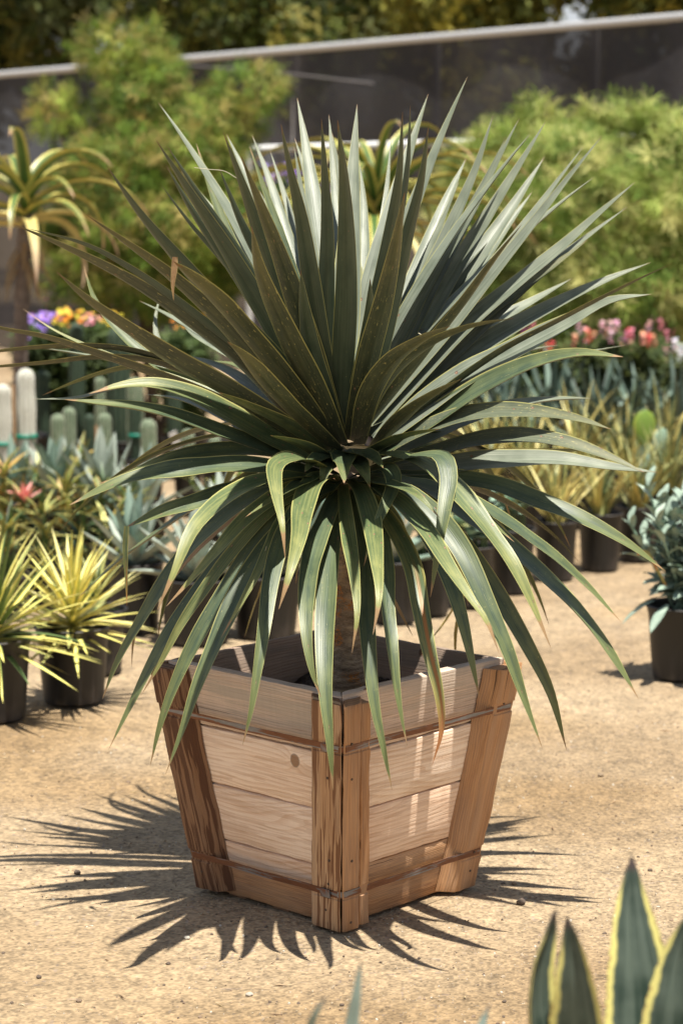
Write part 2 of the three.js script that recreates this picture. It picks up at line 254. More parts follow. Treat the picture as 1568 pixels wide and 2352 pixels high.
  straps.forEach((y, si) => {
    const ring = (yy, out) => { const pts = []; for (let k = 3; k >= 0; k--) { const F = faces[k], s = half(yy) - 0.012; pts.push(F(s, yy, out), F(s * 0.5, yy + 0.0012 * Math.sin(k * 2 + si), out - 0.0015), F(0, yy - 0.0015, out - 0.002), F(-s * 0.5, yy + 0.001, out - 0.0015), F(-s, yy, out)); } return pts; };
    const lo = ring(y, -0.0009), hi = ring(y + SH, -0.0009), lo2 = ring(y, -0.0021), hi2 = ring(y + SH, -0.0021), n = lo.length, pos = [], uv = [], idx = []; let len = 0;
    const rings = [lo, hi, hi2, lo2];
    for (let i = 0; i <= n; i++) { if (i) len += lo[i % n].distanceTo(lo[i - 1]); rings.forEach((R, q) => { const p = R[i % n]; pos.push(p.x, p.y, p.z); uv.push(len * 0.8 + si * 0.4, q < 2 ? q * 0.3 : 0.5); }); }
    for (let i = 0; i < n; i++) for (let q = 0; q < 4; q++) { const a = i * 4 + q, b = i * 4 + (q + 1) % 4; idx.push(a, b, a + 4, b, b + 4, a + 4); }
    const g = new THREE.BufferGeometry(); g.setAttribute('position', new THREE.Float32BufferAttribute(pos, 3)); g.setAttribute('uv', new THREE.Float32BufferAttribute(uv, 2)); g.setIndex(idx);
    const st = part(box, 'metal_strap', toCreasedNormals(g, 0.5), strapMat);
    // crimped seal near the front corner
    const F = faces[3], seal = sawn(0.026, SH + 0.003, 0.003, (a, b, c) => F(half(y) - 0.055 + a * 0.026, y - 0.0015 + b * (SH + 0.003), 0.0006 + c * 0.003), { nl: 3, nw: 2, r: 0.0008, wear: 0.0002, seed: 91 }); part(st, 'seal', seal, strapMat);
  });
  // runners under the box and its floor
  const quadBox = (P) => (a, b, c) => P(a, b, c), R = (u, y, w) => { const a = BOX.yaw + Math.PI / 4; return V(Math.sin(a) * w + Math.cos(a) * u, y, Math.cos(a) * w - Math.sin(a) * u); };
  for (const w of [-0.13, 0, 0.13]) part(box, 'runner', sawn(0.34, 0.05, 0.03, quadBox((a, b, c) => R(lerp(-0.168, 0.168, a), lerp(-0.004, 0.027, c), w + lerp(-0.025, 0.025, b))), { nl: 6, seed: 60 + w * 10 }), WOOD.damp);
  for (let i = 0; i < 3; i++) part(box, 'floor_board', sawn(0.3, 0.104, 0.016, quadBox((a, b, c) => R(-0.1605 + 0.107 * i + b * 0.105, 0.0285 + 0.016 * c, lerp(-0.157, 0.157, a))), { nl: 4, seed: 70 + i }), WOOD.damp);
  // soil
  { const n = 44, pos = [], uv = [], idx = [], s = 0.2; const a = BOX.yaw + Math.PI / 4;
    const lim = half(0.43) - 0.053;
    for (let j = 0; j <= n; j++) for (let i = 0; i <= n; i++) { const u = (i / n * 2 - 1) * lim, w = (j / n * 2 - 1) * lim, d = Math.hypot(u, w), y = 0.412 + 0.016 * noise3(u * 14, 2, w * 14) + 0.009 * noise3(u * 45, 5, w * 45) + 0.005 * noise3(u * 120, 5, w * 120) + 0.02 * Math.exp(-d * d / 0.004); const p = R(u, y, w); pos.push(p.x, p.y, p.z); uv.push(u * 3, w * 3); }
    for (let j = 0; j < n; j++) for (let i = 0; i < n; i++) { const k = j * (n + 1) + i; idx.push(k, k + n + 1, k + 1, k + 1, k + n + 1, k + n + 2); }
    const g = new THREE.BufferGeometry(); g.setAttribute('position', new THREE.Float32BufferAttribute(pos, 3)); g.setAttribute('uv', new THREE.Float32BufferAttribute(uv, 2)); g.setIndex(idx); g.computeVertexNormals();
    const so = fbm(40, 40, 3, 401); const t = textures(256, 256, (u, v, o) => { const q = so(u, v); mix3(o, [0.02, 0.014, 0.011], [0.1, 0.07, 0.05], q * q); o[3] = q; });
    part(box, 'soil', g, std({ ...t, roughness: 1, bumpScale: 0.006 })); }
}

// ---------- leaves ----------
// a blade with two faces along a curve: upper face u 0..0.5, lower face u 0.5..1, v from base to tip
function blade(path, normals, width, { channel = 0.14, thick = 0.0022, wavy = 0, seed = 1, fold = 0 } = {}) {
  const n = path.length, pos = [], uv = [], idx = [], Q = [-1, -0.55, 0, 0.55, 1], C = V(), T = V(), B = V(), N = V();
  for (let i = 0; i < n; i++) {
    const s = i / (n - 1); T.copy(path[Math.min(n - 1, i + 1)]).sub(path[Math.max(0, i - 1)]).normalize();
    N.copy(normals[i]).addScaledVector(T, -normals[i].dot(T)).normalize(); B.copy(T).cross(N);
    const h = width(s) / 2, ch = channel + fold * s;
    for (let f = 0; f < 2; f++) for (let q = 0; q < 5; q++) {
      const x = Q[q], wv = wavy * h * noise3(s * 7 + seed * 3.7, x * 0.7 + seed, 4) * Math.abs(x), t = thick * (1 - x * x * 0.85) * Math.min(1, h / 0.006) * (f ? -0.5 : 0.5);
      C.copy(path[i]).addScaledVector(B, x * h * (1 - 0.25 * ch * ch)).addScaledVector(N, ch * h * x * x + wv + t + (x === 0 ? -0.03 * h : 0));
      pos.push(C.x, C.y, C.z); uv.push(f ? 0.5 + (1 - (x + 1) / 2) * 0.5 : (x + 1) / 4, s);
    }
  }
  for (let i = 0; i < n - 1; i++) for (let q = 0; q < 4; q++) { const a = i * 10 + q, b = a + 10; idx.push(a, a + 1, b, a + 1, b + 1, b); const c = a + 5, d = c + 10; idx.push(c, d, c + 1, c + 1, d, d + 1); }
  const g = new THREE.BufferGeometry(); g.setAttribute('position', new THREE.Float32BufferAttribute(pos, 3)); g.setAttribute('uv', new THREE.Float32BufferAttribute(uv, 2)); g.setIndex(idx); g.computeVertexNormals();
  return g;
}
const yuccaWidth = (W, tip = 1.25, base = 0.66, at = 0.36) => (s) => W * Math.max(0.012, s < at ? lerp(base, 1, Math.sin(Math.PI / 2 * s / at)) : Math.pow(1 - Math.pow((s - at) / (1 - at), tip), 0.95));
// leaf skins: fine lengthwise fibre, a thin yellow margin, a horny tip; old ones are yellowed, flecked and spotted
function leafSkin(seed, o) {
  const f1 = field(110, 5, seed), f2 = field(46, 3, seed + 1), f3 = field(220, 16, seed + 2), mott = fbm(6, 20, 4, seed + 3), run = fbm(22, 3, 3, seed + 7), fleck = field(130, 62, seed + 4), fleckM = fbm(3, 9, 3, seed + 5), r = rng(seed + 9), spots = [];
  for (let i = 0; i < o.spots; i++) spots.push([r(), 0.1 + 0.88 * r(), 0.006 + 0.012 * r()]);
  return textures(256, 1024, (u, v, c) => {
    const x = ((u * 2) % 1) * 2 - 1, e = 1 - Math.abs(x), low = u > 0.5, fib = 0.5 * f1(u, v) + 0.3 * f2(u, v) + 0.2 * f3(u, v), m = mott(u, v);
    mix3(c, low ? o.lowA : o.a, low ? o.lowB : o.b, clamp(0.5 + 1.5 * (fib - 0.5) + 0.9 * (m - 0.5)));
    const yel = clamp(o.yellow * (smooth(0.42, 0.72, run(u, v) + 0.3 * (m - 0.5) + 0.25 * (v - 0.4)) + 0.7 * smooth(0.3, 0, e)) + o.yellowTip * smooth(0.55, 1, v + 0.25 * (m - 0.5))); mix3(c, c.slice(), o.yellowColor, yel);
    const fl = fleck(u, v); if (fl > 1 - o.flecks * fleckM(u, v)) mix3(c, c.slice(), [0.5, 0.43, 0.16], 0.75);
    mix3(c, c.slice(), [0.42, 0.4, 0.14], smooth(o.margin, o.margin * 0.4, e) * 0.85);
    const tp = (o.tip ?? 0.972) + 0.05 * (m - 0.5) + 0.02 * (fib - 0.5); if (v > tp) mix3(c, c.slice(), o.tip ? [0.33, 0.21, 0.1] : [0.2, 0.1, 0.04], smooth(tp, tp + 0.015, v));
    let h = 0.5 + 0.5 * (fib - 0.5);
    for (const [su, sv, sr] of spots) { const d = Math.hypot((u - su) * 0.22, (v - sv) * 0.75) / sr * 4; if (d < 1.3) { mix3(c, c.slice(), d < 0.6 ? [0.3, 0.26, 0.14] : [0.19, 0.06, 0.05], smooth(1.3, 0.95, d)); h -= 0.2; } }
    if (o.streak) { const q = smooth(0.32, 0.1, Math.abs(x + 0.2 + 0.3 * (mott(v, u) - 0.5))) * smooth(0.35, 0.6, v); mix3(c, c.slice(), [0.38, 0.15, 0.035], q * (low ? 0 : 0.9)); mix3(c, c.slice(), [0.4, 0.17, 0.06], smooth(0.8, 0.93, v)); }
    c[3] = h;
  }, false);
}
const YS = {
  young: leafSkin(501, { a: [0.11, 0.132, 0.092], b: [0.225, 0.25, 0.19], lowA: [0.034, 0.055, 0.036], lowB: [0.08, 0.106, 0.07], yellow: 0.0, yellowTip: 0.1, yellowColor: [0.3, 0.3, 0.1], flecks: 0.03, margin: 0.06, spots: 3 }),  // upper face paler, underside darker: sunlight and shade put into the colour
  flecked: leafSkin(521, { a: [0.07, 0.088, 0.056], b: [0.14, 0.158, 0.105], lowA: [0.03, 0.041, 0.025], lowB: [0.066, 0.077, 0.045], yellow: 0.06, yellowTip: 0.22, yellowColor: [0.3, 0.27, 0.09], flecks: 0.17, margin: 0.08, spots: 9 }),  // underside likewise darkened, painted shade against the sunlit upper face
  mature: leafSkin(541, { a: [0.035, 0.06, 0.034], b: [0.088, 0.122, 0.068], lowA: [0.032, 0.055, 0.03], lowB: [0.08, 0.11, 0.058], yellow: 0.12, yellowTip: 0.3, yellowColor: [0.26, 0.28, 0.07], flecks: 0.06, margin: 0.09, spots: 10, tip: 0.95 }),
  old: leafSkin(561, { a: [0.06, 0.095, 0.036], b: [0.125, 0.16, 0.07], lowA: [0.07, 0.1, 0.04], lowB: [0.14, 0.17, 0.075], yellow: 0.24, yellowTip: 0.45, yellowColor: [0.34, 0.33, 0.1], flecks: 0.08, margin: 0.12, spots: 18, tip: 0.92 }),
  dying: leafSkin(581, { a: [0.06, 0.095, 0.04], b: [0.12, 0.16, 0.075], lowA: [0.06, 0.09, 0.035], lowB: [0.12, 0.15, 0.065], yellow: 0.3, yellowTip: 0.4, yellowColor: [0.36, 0.29, 0.07], flecks: 0.06, margin: 0.12, spots: 14, streak: 1, tip: 0.9 }),
  dry: leafSkin(601, { a: [0.2, 0.11, 0.05], b: [0.4, 0.26, 0.13], lowA: [0.18, 0.1, 0.045], lowB: [0.36, 0.24, 0.12], yellow: 0.2, yellowTip: 0.2, yellowColor: [0.36, 0.24, 0.08], flecks: 0.03, margin: 0.08, spots: 4 }),
  yellow: leafSkin(621, { a: [0.24, 0.2, 0.03], b: [0.4, 0.33, 0.06], lowA: [0.22, 0.18, 0.03], lowB: [0.37, 0.31, 0.06], yellow: 0.2, yellowTip: 0.2, yellowColor: [0.4, 0.25, 0.04], flecks: 0.05, margin: 0.1, spots: 8 }),
};
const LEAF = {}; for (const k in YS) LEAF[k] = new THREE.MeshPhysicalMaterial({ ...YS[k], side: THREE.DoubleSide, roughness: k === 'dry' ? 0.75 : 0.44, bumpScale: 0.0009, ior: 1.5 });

// ---------- the big yucca ----------
{
  const yucca = thing('yucca_plant', 'big spiky yucca with a dense ball of sword leaves, growing in the wooden planter', 'yucca', [0.015, 0.4, 0]);
  const O = yucca.position;
  // each leaf: [picture points from tip to base, width in picture units, face seen (A upper, B under), skin, options]
  // its depth follows from its length: what the picture does not show of it runs towards (+) or away from (-) the viewer
  const L = [
    // fan, left to right, lower faces towards us
    [[[32, 515], [150, 570], [300, 650], [430, 738], [560, 840], [700, 985], [755, 1040]], 48, 'B', 'flecked', 1],
    [[[64, 525], [200, 565], [330, 640], [450, 728], [600, 850], [745, 1000]], 30, 'B', 'young', 0.35],
    [[[198, 493], [290, 560], [400, 645], [520, 755], [640, 890], [755, 1015]], 58, 'B', 'flecked', 1],
    [[[398, 600], [500, 695], [620, 830], [700, 930], [765, 1020]], 62, 'B', 'flecked', 1, { broken: 1 }],
    [[[246, 382], [320, 492], [400, 590], [480, 682], [600, 830], [745, 1005]], 52, 'B', 'young', 0.8],
    [[[369, 423], [440, 520], [520, 612], [620, 745], [740, 940]], 24, 'B', 'young', 0.2],
    [[[358, 321], [430, 435], [510, 560], [600, 712], [700, 890], [770, 1010]], 56, 'B', 'young', 1],
    [[[384, 335], [450, 440], [540, 580], [640, 760], [750, 980]], 40, 'B', 'young', 0.3],
    [[[380, 377], [450, 500], [560, 660], [660, 820], [755, 990]], 42, 'B', 'young', 0.4],
    [[[451, 330], [482, 430], [530, 560], [600, 700], [690, 870], [765, 990]], 44, 'A', 'mature', -0.7],
    [[[503, 385], [556, 520], [620, 645], [690, 790], [765, 970]], 40, 'B', 'young', 0.3],
    [[[513, 304], [558, 430], [602, 560], [655, 705], [720, 880], [772, 1010]], 54, 'B', 'young', 1],
    [[[553, 358], [600, 480], [645, 600], [695, 745], [745, 900], [780, 1010]], 62, 'B', 'flecked', 1],
    [[[579, 310], [620, 420], [662, 560], [705, 710], [765, 950]], 46, 'A', 'young', -1],
    [[[573, 336], [605, 430], [645, 545], [690, 690], [760, 930]], 34, 'A', 'mature', -0.4],
    [[[577, 520], [600, 635], [655, 765], [720, 895], [780, 1020]], 70, 'B', 'flecked', 1, { len: 0.8 }],
    [[[645, 285], [665, 390], [690, 500], [712, 640], [735, 790], [778, 990]], 54, 'B', 'young', 1],
    [[[620, 345], [662, 480], [692, 600], [730, 760], [775, 960]], 36, 'A', 'young', -1],
    [[[677, 318], [708, 425], [732, 545], [748, 700], [780, 960]], 54, 'A', 'young', -1],
    [[[675, 334], [692, 440], [712, 560], [740, 720], [778, 960]], 36, 'A', 'young', -0.5],
    [[[738, 273], [745, 400], [751, 540], [748, 700], [746, 850], [775, 1000]], 48, 'B', 'young', 0.8],
    [[[755, 263], [766, 400], [777, 530], [783, 700], [785, 960]], 44, 'A', 'young', -1],
    [[[763, 305], [782, 430], [797, 600], [800, 760], [790, 980]], 44, 'A', 'young', -0.7],
    [[[775, 276], [789, 400], [796, 540], [795, 700], [787, 860], [787, 1010]], 62, 'B', 'young', 1],
    [[[826, 374], [835, 480], [833, 620], [824, 770], [800, 980]], 48, 'A', 'young', -1],
    [[[808, 470], [818, 600], [818, 760], [800, 980]], 40, 'A', 'young', -0.7],
    [[[898, 313], [888, 440], [866, 600], [845, 760], [802, 970]], 30, 'A', 'young', -1],
    [[[924, 257], [917, 390], [896, 530], [864, 700], [832, 850], [798, 1000]], 44, 'B', 'young', 0.9],
    [[[942, 242], [936, 380], [914, 520], [882, 660], [805, 960]], 30, 'B', 'young', 0.3],
    [[[929, 442], [906, 580], [880, 700], [845, 830], [805, 1010]], 62, 'B', 'flecked', 1, { len: 0.8 }],
    [[[984, 287], [966, 420], [932, 560], [900, 700], [862, 850], [812, 1000]], 48, 'B', 'young', 0.7],
    [[[984, 338], [962, 450], [925, 580], [880, 740], [812, 970]], 34, 'B', 'flecked', 0.5],
    [[[1070, 364], [1022, 470], [962, 630], [900, 790], [815, 980]], 66, 'A', 'young', -1],
    [[[1055, 415], [1010, 520], [950, 660], [815, 970]], 34, 'A', 'young', -0.5],
    [[[1132, 265], [1090, 395], [1030, 535], [960, 690], [895, 830], [818, 990]], 46, 'A', 'young', -0.6],
    [[[1192, 272], [1130, 395], [1060, 530], [990, 665], [915, 815], [822, 990]], 46, 'A', 'young', -0.7],
    [[[1163, 312], [1105, 430], [1035, 560], [960, 700], [820, 960]], 28, 'A', 'young', -0.4],
    [[[1253, 278], [1188, 388], [1110, 515], [1035, 640], [950, 785], [825, 980]], 50, 'A', 'young', -0.8],
    [[[1250, 360], [1182, 468], [1100, 590], [1030, 700], [950, 820], [828, 985]], 62, 'A', 'young', -1],
    [[[1222, 440], [1158, 530], [1080, 640], [1000, 755], [920, 870], [830, 990]], 56, 'A', 'young', -1],
    [[[1114, 505], [1078, 570], [1030, 660], [960, 780], [835, 970]], 40, 'A', 'young', -1, { len: 0.66 }],
    [[[1382, 312], [1308, 405], [1220, 520], [1120, 645], [1020, 770], [840, 980]], 36, 'A', 'young', -0.6],
    [[[1340, 335], [1288, 405], [1225, 490], [1130, 610], [1010, 750], [845, 960]], 32, 'A', 'young', -0.8],
    [[[1198, 515], [1130, 603], [1066, 692], [980, 800], [835, 985]], 36, 'B', 'flecked', 0.8],
    [[[1458, 418], [1378, 490], [1288, 572], [1180, 660], [1060, 762], [930, 900], [845, 995]], 46, 'A', 'young', -0.5],
    [[[1440, 475], [1370, 528], [1288, 592], [1185, 680], [1070, 790], [850, 995]], 36, 'A', 'young', -0.5],
    [[[1350, 550], [1280, 605], [1205, 660], [1120, 720], [1000, 825], [850, 1000]], 46, 'A', 'flecked', -0.3],
    [[[1312, 640], [1230, 690], [1150, 735], [1050, 800], [940, 900], [855, 1005]], 58, 'A', 'young', -0.7],
    [[[1493, 603], [1400, 642], [1300, 690], [1200, 742], [1090, 808], [960, 910], [860, 1010]], 52, 'A', 'young', -0.4],
    [[[1543, 605], [1470, 640], [1385, 684], [1290, 735], [1150, 810], [870, 1010]], 26, 'B', 'flecked', 0.4],
    [[[1495, 676], [1400, 694], [1300, 748], [1200, 802], [1090, 860], [980, 930], [865, 1020]], 66, 'A', 'young', 0.2],
    [[[1430, 820], [1330, 815], [1230, 838], [1130, 882], [1030, 942], [930, 1005], [865, 1040]], 62, 'A', 'mature', 0.4],
    [[[1358, 915], [1260, 920], [1160, 937], [1060, 970], [950, 1018], [865, 1050]], 48, 'A', 'young', -0.5],
    [[[1402, 986], [1330, 965], [1235, 952], [1130, 950], [1040, 965], [950, 1000], [860, 1055]], 56, 'A', 'flecked', 0.5],
    [[[1478, 1085], [1390, 1050], [1300, 1022], [1200, 1008], [1100, 1015], [1000, 1040], [870, 1070]], 56, 'A', 'flecked', 0.5],
    [[[1380, 1032], [1250, 1040], [1100, 1046], [980, 1060], [870, 1075]], 34, 'B', 'mature', -0.6],
    [[[1508, 1085], [1400, 1075], [1280, 1060], [1150, 1062], [1040, 1072], [950, 1078], [870, 1080]], 54, 'A', 'young', 0.3],
    [[[1034, 749], [975, 778], [900, 832], [850, 905], [820, 1015]], 62, 'B', 'flecked', 1, { len: 0.74 }],
    [[[1179, 731], [1080, 752], [990, 790], [905, 850], [852, 925], [825, 1020]], 48, 'B', 'flecked', 1, { len: 0.8 }],
    [[[1060, 870], [1000, 905], [930, 955], [860, 1025]], 50, 'B', 'flecked', 0.9, { len: 0.6 }],
    // left side, near level
    [[[130, 624], [200, 690], [300, 765], [400, 832], [520, 900], [640, 972], [755, 1045]], 60, 'B', 'flecked', 0.6],
    [[[193, 611], [218, 690], [290, 780], [420, 880], [720, 1030]], 34, 'A', 'mature', -0.5],
    [[[-90, 728], [0, 755], [100, 776], [200, 808], [320, 850], [450, 900], [600, 968], [745, 1052]], 36, 'B', 'flecked', 0.3],
    [[[52, 708], [110, 750], [170, 782], [300, 835], [480, 900], [740, 1030]], 16, 'A', 'old', -0.3],
    [[[-110, 822], [0, 808], [80, 801], [200, 798], [290, 806], [400, 840], [560, 920], [740, 1045]], 28, 'B', 'flecked', -0.3],
    [[[-110, 850], [0, 843], [100, 836], [220, 824], [320, 828], [430, 860], [580, 940], [740, 1050]], 28, 'B', 'flecked', -0.5],
    [[[98, 908], [170, 880], [240, 858], [320, 846], [450, 880], [600, 960], [740, 1055]], 28, 'B', 'mature', -0.5],
    [[[73, 917], [180, 914], [250, 896], [330, 880], [410, 884], [560, 950], [740, 1060]], 22, 'A', 'young', -0.3],
    [[[205, 905], [280, 888], [350, 886], [430, 908], [520, 952], [620, 1008], [745, 1062]], 54, 'A', 'old', 0.2],
    [[[149, 918], [230, 928], [300, 936], [400, 958], [520, 1002], [640, 1042], [750, 1072]], 50, 'A', 'mature', 0.4],
    [[[403, 717], [440, 765], [500, 802], [570, 840], [650, 890], [760, 1000]], 40, 'A', 'young', -1],
    [[[371, 670], [357, 735], [366, 790], [420, 850], [560, 930], [750, 1030]], 32, 'A', 'young', -0.9],
    [[[380, 815], [470, 832], [545, 868], [625, 930], [755, 1030]], 44, 'A', 'young', -0.7],
    [[[470, 828], [545, 842], [620, 895], [690, 960], [765, 1030]], 40, 'A', 'mature', -0.9],
    [[[330, 905], [420, 920], [520, 965], [620, 1020], [750, 1060]], 36, 'A', 'young', -0.8],
    [[[522, 784], [566, 826], [625, 895], [700, 970], [775, 1035]], 58, 'B', 'flecked', 1, { len: 0.72, blunt: 1 }],
    // hanging leaves, left
    [[[160, 1160], [260, 1112], [350, 1088], [440, 1076], [540, 1070], [650, 1076], [755, 1090]], 46, 'A', 'mature', 0.4],
    [[[225, 1112], [300, 1090], [380, 1058], [470, 1040], [600, 1036], [745, 1062]], 42, 'A', 'mature', -0.3],
    [[[288, 1212], [370, 1180], [460, 1150], [560, 1120], [660, 1105], [760, 1102]], 42, 'A', 'mature', 0.5, { len: 0.6, blunt: 1 }],
    [[[178, 1375], [260, 1300], [360, 1226], [470, 1156], [600, 1105], [755, 1085]], 32, 'A', 'mature', -0.6],
    [[[236, 1605], [270, 1520], [330, 1415], [400, 1305], [475, 1220], [570, 1150], [680, 1105], [765, 1100]], 36, 'A', 'mature', 0.2],
    [[[362, 1400], [400, 1320], [442, 1222], [492, 1165], [575, 1118], [680, 1098], [765, 1102]], 62, 'A', 'old', 1],
    [[[382, 1393], [440, 1330], [500, 1262], [552, 1202], [615, 1152], [700, 1112], [768, 1104]], 42, 'A', 'old', 0.8],
    [[[250, 1722], [305, 1612], [345, 1530], [402, 1436], [480, 1330], [560, 1232], [645, 1155], [765, 1110]], 38, 'A', 'mature', 0.5],
    [[[345, 1760], [370, 1660], [410, 1555], [452, 1468], [522, 1350], [600, 1235], [680, 1155], [768, 1112]], 40, 'A', 'mature', 0.7],
    [[[380, 1780], [420, 1680], [462, 1560], [504, 1458], [562, 1342], [640, 1225], [710, 1150], [770, 1115]], 50, 'A', 'mature', 1],
    [[[507, 1466], [540, 1410], [582, 1335], [618, 1258], [660, 1180], [765, 1115]], 30, 'A', 'old', 0.6],
    [[[557, 1712], [575, 1640], [590, 1545], [606, 1440], [622, 1330], [648, 1235], [700, 1150], [772, 1115]], 44, 'A', 'mature', 1],
    [[[325, 1596], [370, 1520], [412, 1440], [455, 1375], [540, 1260], [640, 1160], [765, 1110]], 30, 'A', 'old', 0.4],
    [[[655, 1283], [648, 1210], [634, 1130], [632, 1072], [668, 1052], [720, 1066], [772, 1092]], 46, 'A', 'old', 1, { len: 0.64 }],
    [[[640, 1400], [664, 1320], [684, 1240], [694, 1172], [716, 1112], [750, 1092], [780, 1104]], 58, 'A', 'old', 1, { len: 0.66 }],
    // hanging leaves in front of the trunk
    [[[765, 1815], [757, 1700], [747, 1580], [746, 1450], [753, 1330], [762, 1235], [772, 1180], [782, 1130]], 52, 'A', 'mature', 1],
    [[[737, 1602], [716, 1540], [704, 1450], [706, 1350], [722, 1262], [752, 1185], [780, 1125]], 52, 'A', 'mature', 0.8],
    [[[808, 1500], [820, 1420], [815, 1330], [802, 1240], [792, 1160], [788, 1115]], 38, 'A', 'old', 0.9, { len: 0.66 }],
    [[[856, 1458], [870, 1380], [864, 1280], [850, 1185], [826, 1122], [802, 1100]], 50, 'A', 'old', 1, { len: 0.7 }],
    [[[900, 1815], [880, 1720], [860, 1620], [847, 1500], [840, 1380], [838, 1280], [826, 1190], [802, 1120]], 42, 'A', 'mature', 0.9],
    [[[935, 1715], [916, 1620], [902, 1520], [890, 1400], [880, 1280], [862, 1185], [810, 1115]], 42, 'A', 'mature', 0.8],
    [[[835, 1300], [858, 1225], [884, 1165], [905, 1112], [893, 1078], [845, 1080], [808, 1095]], 40, 'A', 'mature', 1, { len: 0.45 }],
    [[[992, 1758], [1014, 1680], [1008, 1595], [986, 1500], [966, 1400], [948, 1305], [905, 1215], [855, 1150], [812, 1110]], 46, 'A', 'dying', 0.9],
    [[[1145, 1500], [1118, 1430], [1076, 1370], [1030, 1300], [980, 1225], [922, 1158], [862, 1120], [815, 1105]], 52, 'A', 'old', 1],
    [[[1100, 1602], [1085, 1530], [1060, 1420], [1028, 1320], [985, 1232], [925, 1160], [818, 1105]], 46, 'A', 'mature', 0.6],
    [[[1245, 1720], [1200, 1600], [1160, 1485], [1112, 1375], [1060, 1265], [995, 1180], [920, 1122], [820, 1100]], 50, 'A', 'mature', 0.9],
    [[[1300, 1722], [1262, 1590], [1212, 1490], [1162, 1402], [1110, 1320], [1050, 1235], [960, 1150], [825, 1095]], 42, 'A', 'mature', 0.3],
    [[[1265, 1490], [1222, 1390], [1172, 1290], [1118, 1215], [1058, 1140], [1000, 1085], [930, 1050], [860, 1044], [800, 1065]], 56, 'A', 'old', 1],
    [[[1465, 1605], [1400, 1500], [1322, 1402], [1240, 1322], [1160, 1252], [1078, 1182], [985, 1125], [895, 1095], [830, 1090]], 50, 'A', 'mature', 0.6],
    [[[1425, 1428], [1350, 1350], [1262, 1272], [1178, 1205], [1090, 1152], [990, 1115], [835, 1085]], 34, 'A', 'mature', -0.3],
    [[[1330, 1292], [1270, 1230], [1190, 1172], [1110, 1132], [1040, 1112], [840, 1080]], 30, 'B', 'flecked', -0.7],
    [[[1527, 1312], [1430, 1242], [1332, 1190], [1232, 1150], [1140, 1117], [1050, 1102], [960, 1095], [845, 1085]], 42, 'A', 'mature', 0.4],
    [[[988, 1372], [1008, 1250], [1022, 1160], [1030, 1095], [1016, 1052], [975, 1046], [900, 1062], [820, 1090]], 40, 'A', 'mature', 0.7],
    [[[1180, 1245], [1120, 1195], [1040, 1140], [960, 1110], [825, 1095]], 44, 'A', 'mature', 0.8, { len: 0.55 }],
    [[[1010, 1190], [960, 1140], [900, 1115], [815, 1100]], 44, 'A', 'mature', 0.9, { len: 0.5 }],
    // behind the trunk
    [[[1046, 1532], [1046, 1455], [1062, 1350], [1010, 1220], [830, 1110]], 32, 'A', 'yellow', -0.8],
    [[[955, 1500], [1010, 1445], [1060, 1345], [1010, 1230], [830, 1120]], 32, 'A', 'yellow', -0.9],
    [[[560, 1470], [575, 1420], [600, 1350], [660, 1220], [770, 1120]], 26, 'A', 'yellow', -0.8],
    [[[948, 1462], [915, 1400], [870, 1320], [835, 1230], [805, 1130]], 14, 'A', 'dry', -0.5, { len: 0.5 }],
    [[[690, 1440], [688, 1360], [705, 1260], [770, 1130]], 12, 'A', 'dry', 0.4, { len: 0.5 }],
    [[[862, 1440], [858, 1360], [840, 1260], [810, 1150]], 12, 'A', 'dry', 0.3, { len: 0.5 }],
    [[[303, 1532], [306, 1480], [322, 1425], [420, 1300], [560, 1180], [760, 1100]], 16, 'A', 'dry', -0.3],
    // shorter leaves filling the heart
    [[[690, 620], [700, 720], [720, 830], [775, 1000]], 56, 'B', 'young', 0.7, { len: 0.6 }],
    [[[850, 640], [848, 740], [835, 850], [797, 1000]], 56, 'B', 'young', 0.5, { len: 0.6 }],
    [[[560, 720], [620, 800], [690, 900], [768, 1010]], 54, 'B', 'young', 0.6, { len: 0.6 }],
    [[[500, 900], [580, 940], [670, 985], [760, 1040]], 50, 'B', 'mature', 0.6, { len: 0.55 }],
    [[[620, 1000], [680, 1020], [760, 1060]], 50, 'B', 'mature', 0.9, { len: 0.4 }],
    [[[1010, 985], [930, 1005], [830, 1050]], 50, 'B', 'mature', 0.9, { len: 0.4 }],
    [[[700, 1085], [725, 1058], [785, 1040]], 56, 'A', 'mature', 1, { len: 0.26 }],
    [[[880, 1075], [850, 1050], [795, 1035]], 56, 'A', 'mature', 1, { len: 0.26 }],
    [[[790, 1110], [788, 1070], [786, 1035]], 62, 'A', 'mature', 1, { len: 0.22 }],
    [[[735, 1120], [750, 1075], [785, 1045]], 52, 'A', 'mature', 0.8, { len: 0.24 }],
    [[[850, 1120], [835, 1080], [795, 1045]], 52, 'A', 'mature', 0.8, { len: 0.24 }],
    [[[560, 1190], [640, 1140], [700, 1110], [765, 1095]], 50, 'A', 'mature', 0.9, { len: 0.5 }],
    [[[640, 1330], [680, 1220], [730, 1140], [775, 1105]], 48, 'A', 'mature', 0.2, { len: 0.5 }],
    [[[960, 1330], [920, 1240], [870, 1160], [815, 1105]], 46, 'A', 'mature', 0.1, { len: 0.64 }],
  ];
  const r = rng(909), tri2 = () => r() + r() - 1, perPx = 4.91 / FPX;
  const PUT = (pts) => pts.map((p) => p.sub(O));
  const makeLeaf = (P, N, W, skin, opt) => part(yucca, 'leaf', blade(P, N, yuccaWidth(W, opt.tip ?? 1.25, 0.66, opt.at ?? 0.36), { channel: opt.channel ?? 0.16, wavy: opt.wavy ?? 0.1, seed: r() * 99, fold: opt.fold ?? 0.25, thick: 0.0024 }), LEAF[skin]);
